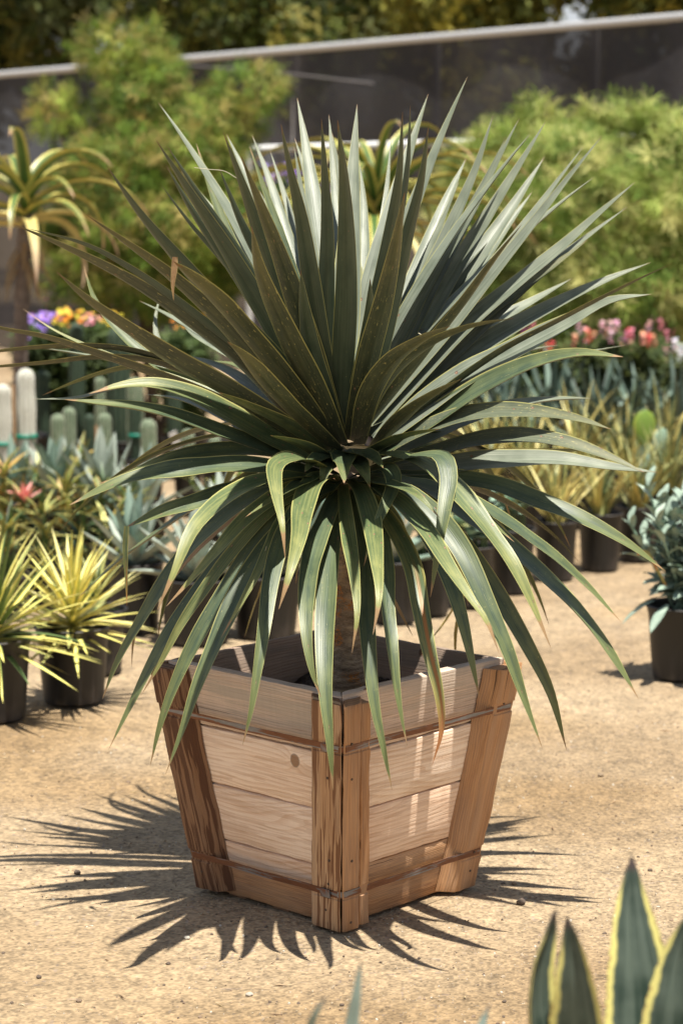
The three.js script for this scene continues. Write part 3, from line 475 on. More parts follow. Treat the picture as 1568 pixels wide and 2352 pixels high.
  for (const [pts, wpx, faceSeen, skin, sign, opt = {}] of L) {
    const path = pts.slice().reverse(), cum = [0]; for (let i = 1; i < path.length; i++) cum.push(cum[i - 1] + Math.hypot(path[i][0] - path[i - 1][0], path[i][1] - path[i - 1][1]));
    const tot = cum[cum.length - 1], l = tot * perPx, len = opt.len ?? 0.79, miss = Math.sqrt(Math.max(0, len * len - l * l)), dz = sign * Math.min(0.64, miss * 0.95 + 0.05), droop = path[path.length - 1][1] > path[0][1] + 60;
    const W3 = path.map((p, i) => { const s = cum[i] / tot, e = droop ? 1 - (1 - s) * (1 - s) : s; return atZ(p[0], p[1], 0.03 * Math.sign(sign) * (1 - s) + dz * e); });
    const curve = new THREE.CatmullRomCurve3(W3, false, 'centripetal'), n = 30, P = curve.getSpacedPoints(n), N = [];
    for (let i = 0; i <= n; i++) {
      const T = curve.getTangentAt(i / n), up = V(0, 1, 0).addScaledVector(T, -T.y), C = camera.position.clone().sub(P[i]).normalize(); C.addScaledVector(T, -C.dot(T));
      const k = opt.k ?? (faceSeen === 'A' ? 0.55 : -0.45); N.push(up.addScaledVector(C, k).normalize());
    }
    const tw0 = tri2() * (droop ? 0.35 : 0.12), tw1 = tri2() * (droop ? 0.55 : 0.22); N.forEach((v, i) => v.applyAxisAngle(curve.getTangentAt(i / n), tw0 + tw1 * (i / n)));
    for (let q = 0; q < 3; q++) for (let i = 1; i < n; i++) N[i].add(N[i - 1]).add(N[i + 1]).normalize();
    const m = Math.floor(n * 0.45), T = curve.getTangentAt(0.45), B = T.clone().cross(N[m]), C = camera.position.clone().sub(P[m]).normalize(), across = Math.max(0.62, Math.sqrt(1 - B.dot(C) ** 2));
    const W = wpx * perPx * (droop ? 0.98 : 0.9) / across * (camera.position.z - P[m].z) / 4.91;
    const geoOpt = { ...opt, fold: droop ? 0.1 : 0.35, wavy: droop ? 0.26 : 0.07, channel: droop ? 0.2 : 0.16, tip: opt.broken ? 6 : opt.blunt ? 3 : droop ? 1.5 : 1.6, at: droop ? 0.46 : 0.36 };
    PUT(P); makeLeaf(P, N, W, skin, geoOpt);
  }
  // leaves on the far side, seen only through the gaps and as shadows on the sand
  for (let i = 0; i < 34; i++) {
    const az = Math.PI * (0.62 + 0.76 * (i + r() * 0.7) / 34) , th = [0.35, 0.7, 1.05, 1.35, 1.6][i % 5] + 0.2 * r(), len = 0.7 + 0.1 * r(), bend = (i % 5) > 2 ? 0.9 + 0.5 * r() : 0.15 + 0.2 * r(), P = [], N = [], p = V(-0.002, 0.96 + 0.07 * (1 - th / 1.6), 0), out = V(Math.sin(az), 0, Math.cos(az)); p.addScaledVector(out, 0.02);
    for (let k = 0; k <= 20; k++) { const a = th + bend * k / 20; P.push(p.clone().sub(O)); N.push(out.clone().multiplyScalar(-Math.cos(a)).add(V(0, Math.sin(a), 0))); p.addScaledVector(out, Math.sin(a) * len / 20).add(V(0, Math.cos(a) * len / 20, 0)); }
    makeLeaf(P, N, 0.052 + 0.012 * r(), i % 5 > 2 ? 'mature' : 'young', {});
  }
  // torn tips that hang on by a fibre, and loose threads
  const strip = (pts, w, z, skin) => { const c = new THREE.CatmullRomCurve3(pts.map(([x, y, dz = 0]) => atZ(x, y, z + dz).sub(O))), P = c.getSpacedPoints(16); part(yucca, 'leaf', blade(P, P.map(() => V(0.15, 0.25, 1)), yuccaWidth(w * perPx, 1.3, 0.8, 0.2), { channel: 0.5, wavy: 0.3, seed: r() * 50, thick: 0.0012 }), LEAF[skin], 'torn dry leaf tip hanging limp'); };
  strip([[402, 590], [400, 620], [397, 655], [399, 692]], 15, 0.34, 'dry');
  strip([[291, 1208], [288, 1260], [290, 1320], [292, 1392]], 13, 0.27, 'dying');
  const thread = (pts, z, rad = 0.0006) => part(yucca, 'fibre', new THREE.TubeGeometry(new THREE.CatmullRomCurve3(pts.map(([x, y]) => atZ(x, y, z).sub(O))), 24, rad, 5), FIBRE);
  const FIBRE = std({ color: lin(0.55, 0.5, 0.36), roughness: 0.8 });
  thread([[446, 385], [480, 389], [515, 393], [545, 410]], 0.2); thread([[612, 1255], [606, 1285], [614, 1330]], 0.3); thread([[690, 1062], [730, 1075], [770, 1090], [800, 1100]], 0.1); thread([[960, 765], [975, 772], [985, 765]], 0.3, 0.001);
  // trunk: ringed by old leaf scars, swelling at the foot
  {
    const rings = 170, seg = 40, pos = [], uv = [], idx = [], y0 = -0.01, y1 = 0.5;
    for (let j = 0; j <= rings; j++) for (let i = 0; i <= seg; i++) {
      const t = j / rings, a = (i % seg) / seg * Math.PI * 2, y = lerp(y0, y1, t), lean = 0.006 * Math.sin(t * 3);
      const ph = y / 0.0125 + 0.9 * noise3(Math.cos(a) * 1.4, y * 16, Math.sin(a) * 1.4), fr = ph - Math.floor(ph);
      let rad = 0.031 + 0.013 * Math.exp(-Math.max(0, y) / 0.05) + 0.004 * smooth(0.35, 0.6, y) + 0.0045 * (fr < 0.8 ? fr / 0.8 : (1 - fr) * 5) + 0.0035 * noise3(Math.cos(a) * 2.2, y * 26, Math.sin(a) * 2.2) + 0.0016 * noise3(Math.cos(a) * 9, y * 120, Math.sin(a) * 9);
      if (y < 0.05) rad += 0.006 * (0.05 - y) / 0.05 * Math.max(0, Math.sin(a * 7 + noise3(a, 0, 0) * 2));
      if (t > 0.97) rad *= (1 - t) / 0.03 * 0.9 + 0.1;
      pos.push(Math.cos(a) * rad + lean, y, Math.sin(a) * rad); uv.push(i / seg, y * 3);
    }
    for (let j = 0; j < rings; j++) for (let i = 0; i < seg; i++) { const k = j * (seg + 1) + i; idx.push(k, k + seg + 1, k + 1, k + 1, k + seg + 1, k + seg + 2); }
    const g = new THREE.BufferGeometry(); g.setAttribute('position', new THREE.Float32BufferAttribute(pos, 3)); g.setAttribute('uv', new THREE.Float32BufferAttribute(uv, 2)); g.setIndex(idx); g.computeVertexNormals();
    const n1 = fbm(8, 30, 4, 701), n2 = field(60, 240, 703), n3 = fbm(5, 9, 3, 705);
    const t = textures(256, 512, (u, v, o) => { const q = n1(u, v), f = n2(u, v); mix3(o, [0.14, 0.095, 0.062], [0.46, 0.34, 0.22], clamp(q * 1.2 - 0.1 + 0.4 * (f - 0.5))); mix3(o, o.slice(), [0.42, 0.17, 0.045], smooth(0.6, 0.75, n3(u, v)) * smooth(0.45, 0.6, f)); o[3] = 0.5 * q + 0.5 * f; });
    part(yucca, 'trunk', g, std({ ...t, roughness: 0.85, bumpScale: 0.003 }));
  }
}

// ---------- the nursery around it ----------
// a leaf growing up from the origin and bending over towards +z, upper face to the axis
const leafCache = {};
function genLeaf(len, w, bend, { base = 0.6, at = 0.35, tip = 1.5, channel = 0.2, segs = 9, thick = 0.002, wavy = 0, bendPow = 1, seed = 1 } = {}) {
  const key = [len, w, bend, base, at, tip, channel, segs, thick, wavy, bendPow, seed].join(); if (leafCache[key]) return leafCache[key];
  const P = [], N = [], p = V(); for (let k = 0; k <= segs; k++) { const a = bend * Math.pow(k / segs, bendPow); P.push(p.clone()); N.push(V(0, Math.sin(a), -Math.cos(a))); p.add(V(0, Math.cos(a) * len / segs, Math.sin(a) * len / segs)); }
  return leafCache[key] = blade(P, N, yuccaWidth(w, tip, base, at), { channel, thick, wavy, seed });
}
function putLeaf(parent, geo, mat, pos, az, tilt, s = 1, name = 'leaf', roll = 0) { const m = part(parent, name, geo, mat); m.position.copy(pos); m.rotation.set(tilt, az, roll, 'YXZ'); m.scale.setScalar(s); return m; }
// plain and striped leaf skins for the small plants: across the leaf, edge colour to middle colour
function stripeSkin(seed, edge, mid, cut, extra) {
  const f1 = field(60, 4, seed), m = fbm(4, 8, 3, seed + 1);
  return textures(64, 256, (u, v, c) => { const x = Math.abs(((u * 2) % 1) * 2 - 1), q = smooth(cut - 0.12, cut + 0.12, x + 0.5 * (f1(u, v) - 0.5)); mix3(c, mid, edge, q); const k = 0.75 + 0.5 * m(u, v) + 0.3 * (f1(u, v) - 0.5); for (let i = 0; i < 3; i++) c[i] *= k; if (extra && v > extra[0]) mix3(c, c.slice(), extra[1], smooth(extra[0], 1, v)); c[3] = f1(u, v); }, false);
}
const skin = (t, rough = 0.5) => std({ map: t.map, roughness: rough });
const S = {
  yellowGreen: skin(stripeSkin(801, [0.2, 0.25, 0.06], [0.8, 0.7, 0.2], 0.68)), greenYellow: skin(stripeSkin(803, [0.78, 0.7, 0.24], [0.14, 0.22, 0.06], 0.5)), paleYellow: skin(stripeSkin(805, [0.74, 0.66, 0.24], [0.78, 0.72, 0.36], 0.5)), greenPlain: skin(stripeSkin(807, [0.07, 0.12, 0.035], [0.1, 0.16, 0.05], 0.5)),
  aloe: skin(stripeSkin(811, [0.56, 0.48, 0.12], [0.06, 0.12, 0.025], 0.72, [0.8, [0.5, 0.3, 0.16]]), 0.4), aloeTired: skin(stripeSkin(813, [0.6, 0.5, 0.18], [0.36, 0.34, 0.12], 0.5, [0.45, [0.48, 0.32, 0.22]]), 0.55),
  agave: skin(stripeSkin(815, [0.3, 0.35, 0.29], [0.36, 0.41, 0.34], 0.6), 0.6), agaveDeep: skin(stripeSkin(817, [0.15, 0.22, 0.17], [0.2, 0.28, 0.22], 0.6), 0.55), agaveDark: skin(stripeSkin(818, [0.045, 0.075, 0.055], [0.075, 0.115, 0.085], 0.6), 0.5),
  brom: skin(stripeSkin(821, [0.42, 0.3, 0.07], [0.09, 0.15, 0.035], 0.62)), bromOrange: skin(stripeSkin(823, [0.55, 0.25, 0.07], [0.4, 0.36, 0.1], 0.5)), bromDark: skin(stripeSkin(825, [0.05, 0.09, 0.03], [0.06, 0.12, 0.04], 0.5)), pink: skin(stripeSkin(827, [0.75, 0.2, 0.2], [0.8, 0.42, 0.36], 0.6)),
  flax: skin(stripeSkin(831, [0.58, 0.46, 0.13], [0.4, 0.36, 0.12], 0.5)), flaxGreen: skin(stripeSkin(833, [0.5, 0.44, 0.15], [0.1, 0.16, 0.05], 0.45)), flaxDark: skin(stripeSkin(835, [0.12, 0.15, 0.05], [0.08, 0.12, 0.05], 0.5)),
  grey: skin(stripeSkin(841, [0.22, 0.3, 0.235], [0.28, 0.36, 0.285], 0.5), 0.75), greyPale: skin(stripeSkin(843, [0.32, 0.4, 0.32], [0.36, 0.43, 0.34], 0.5), 0.75), succ: skin(stripeSkin(845, [0.22, 0.33, 0.24], [0.26, 0.38, 0.28], 0.5), 0.6), succPale: skin(stripeSkin(847, [0.5, 0.5, 0.2], [0.42, 0.46, 0.22], 0.5), 0.6), lime: skin(stripeSkin(849, [0.2, 0.28, 0.03], [0.16, 0.26, 0.04], 0.5)),
};
// nursery pots
const potDirt = fbm(8, 6, 4, 851), potStreak = field(40, 2, 853);
const potTex = textures(256, 128, (u, v, o) => { const q = smooth(0.4, 0.75, potDirt(u, v) + 0.25 * (potStreak(u, v) - 0.5)); mix3(o, [0.008, 0.0075, 0.008], [0.055, 0.046, 0.041], q * 0.7); o[3] = 0.5 + 0.3 * q; });
const POT = std({ ...potTex, roughness: 0.5, bumpScale: 0.0008 }), SOIL = std({ color: lin(0.035, 0.025, 0.018), roughness: 1 }), POTW = std({ color: lin(0.5, 0.5, 0.5), roughness: 0.6 });
const potCache = {};
function potGeo(r, h) { const k = r + ',' + h; if (potCache[k]) return potCache[k]; const b = r * 0.83, pts = [[0.001, 0.004], [b - 0.006, 0.004], [b, 0.01], [lerp(b, r, 0.3), h * 0.3], [lerp(b, r, 0.86), h * 0.86], [r * 0.985, h * 0.875], [r + 0.004, h * 0.965], [r + 0.007, h * 0.972], [r + 0.008, h - 0.003], [r + 0.003, h], [r - 0.002, h - 0.004], [r * 0.96, h * 0.85], [b * 0.97, h * 0.6]].map(([x, y]) => new THREE.Vector2(x, y)); return potCache[k] = toCreasedNormals(new THREE.LatheGeometry(pts, 36), 0.5); }
function pot(parent, r, h) { const p = part(parent, 'pot', potGeo(r, h), POT); const s = part(p, 'soil', new THREE.CircleGeometry(r * 0.955, 24).rotateX(-Math.PI / 2), SOIL); s.position.y = h * 0.86; return p; }
const tri = (r) => r() + r() - 1;

// variegated yuccas, front left
function spikyPot(name, label, category, pos, R, H, n, len, w, skins, seed, group, tiltMax = 1.75) {
  const t = thing(name, label, category, [pos.x, 0, pos.z], group), r = rng(seed); pot(t, R, H);
  for (let i = 0; i < n; i++) { const q = i / n, tilt = 0.08 + tiltMax * Math.pow(q, 0.85) + 0.16 * tri(r), v = i % 4; putLeaf(t, genLeaf(len, w, [0.12, 0.3, 0.5, 0.2][v], { segs: 7, seed: v, at: 0.4, channel: 0.25 }), skins[Math.floor(r() * skins.length)], V(0.012 * tri(r), H * 0.9 + 0.05 * (1 - q), 0.012 * tri(r)), i * 2.39996 + 0.3 * r(), tilt, 0.8 + 0.35 * r()); }
  return t;
}
{
  const g = 'variegated yuccas in black pots';
  const p1 = onGround(170, 1612); const t2 = spikyPot('potted_yucca', 'bright yellow striped yucca in a dusty black pot, left of the planter', 'potted plant', p1, 0.103, 0.225, 92, 0.24, 0.0175, [S.yellowGreen, S.paleYellow, S.yellowGreen, S.greenYellow], 31, g);
  const p2 = onGround(-10, 1652); spikyPot('potted_yucca', 'taller green and yellow yucca in a black pot cut by the left picture edge', 'potted plant', p2, 0.1, 0.235, 100, 0.3, 0.018, [S.greenYellow, S.yellowGreen, S.greenPlain, S.yellowGreen], 37, g, 1.8);
  const p3 = onGround(222, 1545); spikyPot('potted_yucca', 'yucca in the black pot half hidden behind the bright yellow striped yucca', 'potted plant', p3, 0.09, 0.2, 30, 0.16, 0.012, [S.greenPlain, S.greenYellow], 39, g, 1.2);
}
// blue agaves in the row behind
function agavePot(label, px, py, R, H, n, len, w, skins, seed, name = 'potted_agave', group = 'agaves in black pots') {
  const p = onGround(px, py), t = thing(name, label, 'potted plant', [p.x, 0, p.z], group), r = rng(seed); pot(t, R, H);
  for (let i = 0; i < n; i++) { const q = i / n; putLeaf(t, genLeaf(len, w, -0.15 + 0.2 * (i % 3), { base: 0.75, at: 0.45, tip: 1.9, channel: 0.4, thick: 0.006, segs: 8 }), skins[Math.floor(r() * skins.length)], V(0.01 * tri(r), H * 0.88 + 0.03 * (1 - q), 0.01 * tri(r)), i * 2.39996 + 0.2 * r(), 0.12 + 1.2 * q + 0.1 * tri(r), 0.85 + 0.25 * r()); }
  return t;
}
agavePot('upright blue-grey agave in a black pot, second plant row left of the yucca trunk', 312, 1452, 0.088, 0.235, 20, 0.24, 0.052, [S.agave, S.agave, S.agaveDeep], 41);
agavePot('silvery agave in a wide black pot with pale rim, just left of the yucca trunk', 452, 1475, 0.118, 0.215, 26, 0.235, 0.05, [S.agave], 43);
agavePot('pale blue agave in a black pot directly behind the yucca trunk', 612, 1462, 0.112, 0.21, 26, 0.25, 0.05, [S.agave], 45);
agavePot('broad-leaved blue agave standing behind the orange bromeliads', 130, 1300, 0.09, 0.26, 22, 0.27, 0.05, [S.agave, S.agaveDeep], 47);
agavePot('blue agave with leaves spread flat, behind the bromeliads on the far left', 40, 1290, 0.09, 0.24, 20, 0.25, 0.046, [S.agaveDeep], 49);
agavePot('tall pale agave beside the white plant tag among the cacti', 240, 1310, 0.09, 0.25, 22, 0.28, 0.05, [S.agave], 51);
agavePot('narrow blue agave below the small green cacti', 330, 1330, 0.085, 0.24, 18, 0.26, 0.042, [S.agave, S.agaveDeep], 53);
agavePot('grey agave behind the silvery one in the wide pot', 520, 1350, 0.1, 0.2, 22, 0.23, 0.046, [S.agave], 55);
agavePot('grey-blue agave behind the trunk to its right', 720, 1380, 0.1, 0.2, 22, 0.24, 0.046, [S.agave, S.agaveDeep], 57);
// bromeliads and other small rosettes, left
{
  const r = rng(61), spots = [[20, 1420, 'green and gold bromeliad lowest of the cluster at the left edge', 0.3, 0], [105, 1400, 'yellow-edged bromeliad behind the taller striped yucca', 0.32, 0], [190, 1390, 'dark green bromeliad above the bright yellow yucca', 0.3, 2], [255, 1392, 'mixed green bromeliad next to the upright blue agave', 0.28, 0], [60, 1345, 'bromeliad with coral pink flower bracts', 0.3, 3], [150, 1340, 'golden bromeliad in the middle of the cluster', 0.34, 1], [235, 1335, 'dark olive bromeliad beside the tall pale agave', 0.33, 2], [10, 1330, 'orange bromeliad at the left picture edge', 0.38, 1], [185, 1300, 'peach-coloured bromeliad with star-shaped rosette under the cacti', 0.38, 1], [290, 1345, 'green bromeliad under the broken yucca leaf', 0.3, 0], [95, 1300, 'bromeliad with salmon tips behind the pink one', 0.33, 1]];
  for (const [px, py, label, h, kind] of spots) {
    const p = onGround(px, py), t = thing('potted_bromeliad', label, 'potted plant', [p.x, 0, p.z], 'bromeliads on the left'); pot(t, 0.07, 0.15);
    const stalk = part(t, 'stem', new THREE.CylinderGeometry(0.006, 0.01, h - 0.1, 7).translate(0, 0.12 + (h - 0.1) / 2, 0), S.greenPlain);
    const sets = [[S.brom, S.bromDark, S.greenYellow], [S.bromOrange, S.brom, S.greenYellow], [S.bromDark, S.bromDark, S.brom], [S.brom, S.bromDark, S.brom]][kind];
    for (let k = 0; k < 3; k++) for (let i = 0; i < 13; i++) putLeaf(t, genLeaf(0.13, 0.019, 0.55, { segs: 5, at: 0.3 }), sets[Math.floor(r() * 3)], V(0.02 * tri(r), h - 0.07 * k, 0.02 * tri(r)), i * 2.39996 + r(), 0.35 + 0.085 * i + 0.2 * tri(r), 0.75 + 0.5 * r());
    if (kind === 3) for (let i = 0; i < 9; i++) putLeaf(t, genLeaf(0.1, 0.03, 0.3, { segs: 5, at: 0.5 }), S.pink, V(0, h, 0), i * 2.4, 0.25 + 0.1 * i, 0.9, 'flower_bract');
  }
}
// cacti
const fuzz = field(90, 300, 901), fuzz2 = fbm(10, 20, 3, 903);
const cactTex = (a, b, seed) => textures(256, 256, (u, v, o) => { const q = fuzz(u, v), rib = 0.5 + 0.5 * Math.cos(u * Math.PI * 2 * 10); mix3(o, a, b, clamp(0.02 + 1.0 * Math.pow(rib, 4) * (0.4 + q) + 0.4 * (fuzz2(u, v) - 0.5))); o[3] = q; });
const CACT = { white: std({ ...cactTex([0.5, 0.5, 0.42], [0.72, 0.7, 0.62]), roughness: 0.95, bumpScale: 0.003 }), green: std({ ...cactTex([0.09, 0.15, 0.075], [0.42, 0.44, 0.33]), roughness: 0.8, bumpScale: 0.003 }), dark: std({ ...cactTex([0.02, 0.045, 0.022], [0.07, 0.1, 0.06]), roughness: 0.6, bumpScale: 0.002 }) };
const TIE = std({ color: lin(0.0, 0.2, 0.13), roughness: 0.5 }), STAKE = std({ color: lin(0.45, 0.28, 0.15), roughness: 0.8 }), TAG = std({ color: lin(0.8, 0.8, 0.78), roughness: 0.5 });
function cactusGeo(h, rad, ribs = 10) { const seg = ribs * 4, n = 22, pos = [], uv = [], idx = []; for (let j = 0; j <= n; j++) for (let i = 0; i <= seg; i++) { const t = 1 - Math.pow(1 - j / n, 2), a = i / seg * Math.PI * 2, top = clamp((h - t * h) / (rad * 1.1)), R = rad * (t > 0.999 ? 0.01 : Math.sqrt(1 - (1 - top) ** 2)) * (1 + 0.17 * Math.cos(a * ribs)) * (0.93 + 0.07 * noise3(t * 6, h * 9, rad * 50)) * (0.85 + 0.15 * smooth(0, 0.3, t)); pos.push(Math.cos(a) * R, t * h, Math.sin(a) * R); uv.push(i / seg, t * h * 3); } for (let j = 0; j < n; j++) for (let i = 0; i < seg; i++) { const k = j * (seg + 1) + i; idx.push(k, k + seg + 1, k + 1, k + 1, k + seg + 1, k + seg + 2); } const g = new THREE.BufferGeometry(); g.setAttribute('position', new THREE.Float32BufferAttribute(pos, 3)); g.setAttribute('uv', new THREE.Float32BufferAttribute(uv, 2)); g.setIndex(idx); g.computeVertexNormals(); return g; }
{
  // picture x of the foot, distance, top and foot height in the picture, half width, kind, label, extras
  const list = [
    [6, 9.7, 882, 19, 'white', 'woolly white column cactus with a narrowed waist at the left picture edge', 'tie'], [60, 9.75, 846, 21, 'white', 'tallest woolly white column cactus, tied with green tape to a stake', 'tie stake'],
    [132, 10.1, 950, 16, 'green', 'leftmost small ribbed green cactus of the group', 'tie'], [158, 10.3, 935, 15, 'green', 'taller small green cactus second from the left of the group', ''], [205, 10.4, 950, 11, 'dark', 'thin dark cactus in the middle of the small group', ''], [240, 10.2, 948, 15, 'green', 'small green cactus with a thin stake beside it', 'stake'],
    [340, 10.1, 962, 19, 'green', 'rounded ribbed green cactus standing right of the small group', ''], [312, 10.6, 925, 14, 'dark', 'dark green cactus behind the rounded ribbed one', 'tie'], [430, 10.2, 985, 15, 'green', 'green cactus with a white tag and green tape', 'tie tag'], [492, 10.5, 1000, 13, 'green', 'small green cactus farthest right, by the yucca leaves', ''],
    [178, 11.3, 742, 17, 'dark', 'tall dark column cactus behind the small group on the left', ''], [275, 11.3, 748, 25, 'dark', 'thick dark column cactus right of the other tall dark one', ''], [230, 11.0, 865, 12, 'green', 'pale slim cactus between the two tall dark columns', ''], [310, 11.0, 868, 20, 'green', 'grey-green cactus with pale crown behind the rounded one', ''], [400, 11.4, 880, 17, 'dark', 'dark cactus column left of the tagged cactus', ''], [100, 11.3, 850, 15, 'dark', 'dark cactus column behind the tallest white cactus', '']];
  const r = rng(65);
  for (const [px, d, topY, hw, kind, label, extra] of list) {
    const z = depthZ(d), foot = atZ(px, 900, z), top = atZ(px, topY, z), rad = hw / FPX * d, H = 0.2, t = thing('potted_cactus', label, 'cactus', [foot.x, 0, z], 'cacti in black pots');
    pot(t, Math.max(0.06, rad * 1.7), H); const st = part(t, 'stem', cactusGeo(top.y - H * 0.86, rad), CACT[kind]); st.position.y = H * 0.86; st.rotation.y = r() * 6;
    if (extra.includes('tie')) { const k = part(t, 'tie', new THREE.TorusGeometry(rad * 1.06, 0.006, 6, 24).rotateX(Math.PI / 2).scale(1, 1.6, 1), TIE); k.position.y = lerp(H, top.y, 0.42); }
    if (extra.includes('stake')) { const k = part(t, 'stake', new THREE.CylinderGeometry(0.006, 0.007, (top.y - H) * 0.95, 7), STAKE); k.position.set(-rad * 1.3, H * 0.8 + (top.y - H) * 0.47, 0.01); }
    if (extra.includes('tag')) { const k = part(t, 'tag', new THREE.BoxGeometry(0.036, 0.08, 0.002), TAG); k.position.set(-rad * 1.8, lerp(H, top.y, 0.75), rad); k.rotation.set(0.2, 0.4, 0.35); }
  }
  // white plant tags stuck among the pots
  for (const [px, py, z, w, h, a, label] of [[225, 1072, depthZ(9.6), 0.04, 0.075, 0.35, 'white plant tag leaning among the cacti and agaves'], [290, 1076, depthZ(9.8), 0.045, 0.028, -0.2, 'small white tag lying flat near the rounded cactus']]) { const p = atZ(px, py, z), t = thing('plant_tag', label, 'tag', [p.x, 0, z], 'white plant tags'); part(t, 'card', new THREE.BoxGeometry(w, h, 0.002).rotateZ(a).translate(0, p.y, 0), TAG); part(t, 'stick', new THREE.CylinderGeometry(0.003, 0.003, p.y, 6).translate(0, p.y / 2, -0.004), TAG); }
}
// flax rows, right
{
  const row = [ // x, foot y, radius, height, kind, label
    [1530, 1272, 0.083, 0.235, 'flaxDark', 'strappy green flax in the last black pot of the row at the right picture edge'], [1461, 1288, 0.078, 0.215, 'flaxGreen', 'green and straw flax in the third black pot of the row from the right edge'], [1376, 1310, 0.082, 0.222, 'flaxGreen', 'straw-coloured flax in a black pot, above the tip of the lowest right yucca leaves'], [1274, 1333, 0.078, 0.225, 'flax', 'golden flax in a black pot in the middle of the row'],
    [1174, 1362, 0.08, 0.235, 'succ', 'grey-green fleshy succulent in the black pot left of the golden flax'], [1078, 1392, 0.08, 0.215, 'succ', 'pale rosette succulent in a black pot right of the trunk'], [985, 1412, 0.078, 0.215, 'succ', 'fleshy succulent in the black pot second right of the trunk'], [905, 1430, 0.08, 0.215, 'agave', 'agave in the black pot nearest right of the trunk']];
  const r = rng(71);
  for (const [px, py, R, H, kind, label] of row) {
    const p = onGround(px, py);
    if (kind === 'agave') { agavePot(label, px, py, R, H, 20, 0.2, 0.045, [S.agaveDeep, S.agave], 72); continue; }
    if (kind === 'succ') {
      const t = thing('potted_succulent', label, 'potted plant', [p.x, 0, p.z], 'succulents in the right row'); pot(t, R, H);
      for (let c = 0; c < 9; c++) { const cx = 0.07 * tri(r), cz = 0.07 * tri(r), ch = H + 0.02 + 0.1 * r(); part(t, 'stem', new THREE.CylinderGeometry(0.005, 0.006, ch - H * 0.86, 6).translate(cx, (ch + H * 0.86) / 2, cz), S.greenPlain); for (let i = 0; i < 11; i++) putLeaf(t, genLeaf(0.058, 0.034, 0.35, { segs: 5, base: 0.4, at: 0.6, tip: 2.6, thick: 0.006 }), r() < 0.8 ? S.succ : S.succPale, V(cx, ch, cz), i * 2.4 + r(), 0.2 + 0.14 * i, 0.8 + 0.4 * r()); }
      continue;
    }
    const t = thing('potted_flax', label, 'potted plant', [p.x, 0, p.z], 'flax plants in the right row'); pot(t, R, H);
    const set = { flax: [S.flax, S.flax, S.paleYellow, S.flaxGreen], flaxGreen: [S.flaxGreen, S.flax, S.flaxDark, S.flaxGreen], flaxDark: [S.flaxDark, S.flaxGreen, S.flaxGreen] }[kind];
    for (let i = 0; i < 50; i++) { const v = i % 4; putLeaf(t, genLeaf(0.36, 0.0145, [0.1, 0.35, 0.7, 1.2][v], { segs: 8, at: 0.3, seed: v, bendPow: 1.5, channel: 0.35 }), set[Math.floor(r() * set.length)], V(0.03 * tri(r), H * 0.86, 0.03 * tri(r)), i * 2.39996, 0.05 + 0.75 * Math.pow(i / 50, 1.1) + 0.1 * tri(r), 0.6 + 0.45 * r()); }
  }
  // second and third rows: blue yuccas and more flax
  const back = [[1120, 9.6, 'flax', 'golden flax rising behind the succulents right of the yucca'], [1215, 9.5, 'flax', 'tall golden flax behind the first row, under the brown-scarred yucca leaf'], [1330, 9.9, 'flax', 'pale flax fountain in the second row on the right'], [1440, 9.8, 'flaxGreen', 'arching straw and green flax in the second row near the right edge'], [1535, 9.9, 'flax', 'pale drooping flax in the second row at the right edge'],
    [1160, 10.7, 'blue', 'dark blue-green agave deep in the shade below the flowers, left of three'], [1270, 10.9, 'blue', 'dark blue-green agave below the magenta flowers'], [1370, 10.6, 'blue', 'large dark agave with crossing leaves below the flowers'], [1470, 10.8, 'blue', 'dark blue agave below the white flowers'], [1560, 10.6, 'blue', 'blue-grey agave at the right edge below the white flowers'], [1070, 10.9, 'blue', 'blue agave half hidden behind the right yucca leaves'], [960, 10.4, 'blue', 'blue agave behind the right side of the crown']];
  for (const [px, d, kind, label] of back) {
    const z = depthZ(d), x = atZ(px, 900, z).x;
    if (kind === 'blue') { const t = thing('potted_agave', label, 'potted plant', [x, 0, z], 'dark agaves under the flowers'); pot(t, 0.1, 0.24); for (let i = 0; i < 30; i++) putLeaf(t, genLeaf(0.42, 0.036, 0.1 + 0.2 * (i % 3), { base: 0.8, at: 0.4, tip: 1.6, channel: 0.4, thick: 0.005, segs: 8 }), r() < 0.85 ? S.agaveDark : S.agaveDeep, V(0, 0.22, 0), i * 2.39996, 0.1 + 0.95 * i / 30 + 0.1 * tri(r), 0.8 + 0.4 * r()); continue; }
    const t = thing('potted_flax', label, 'potted plant', [x, 0, z], 'flax plants in the right row'); pot(t, 0.09, 0.24);
    const set = kind === 'flax' ? [S.flax, S.paleYellow, S.flaxGreen, S.flaxDark, S.flaxGreen] : [S.flaxGreen, S.flax, S.flaxDark];
    for (let i = 0; i < 44; i++) { const v = i % 4; putLeaf(t, genLeaf(0.45, 0.015, [0.1, 0.35, 0.8, 1.3][v], { segs: 8, at: 0.3, seed: v, bendPow: 1.5, channel: 0.35 }), set[Math.floor(r() * set.length)], V(0.03 * tri(r), 0.2, 0.03 * tri(r)), i * 2.39996, 0.05 + 0.75 * Math.pow(i / 44, 1.1) + 0.1 * tri(r), 0.6 + 0.45 * r()); }
  }
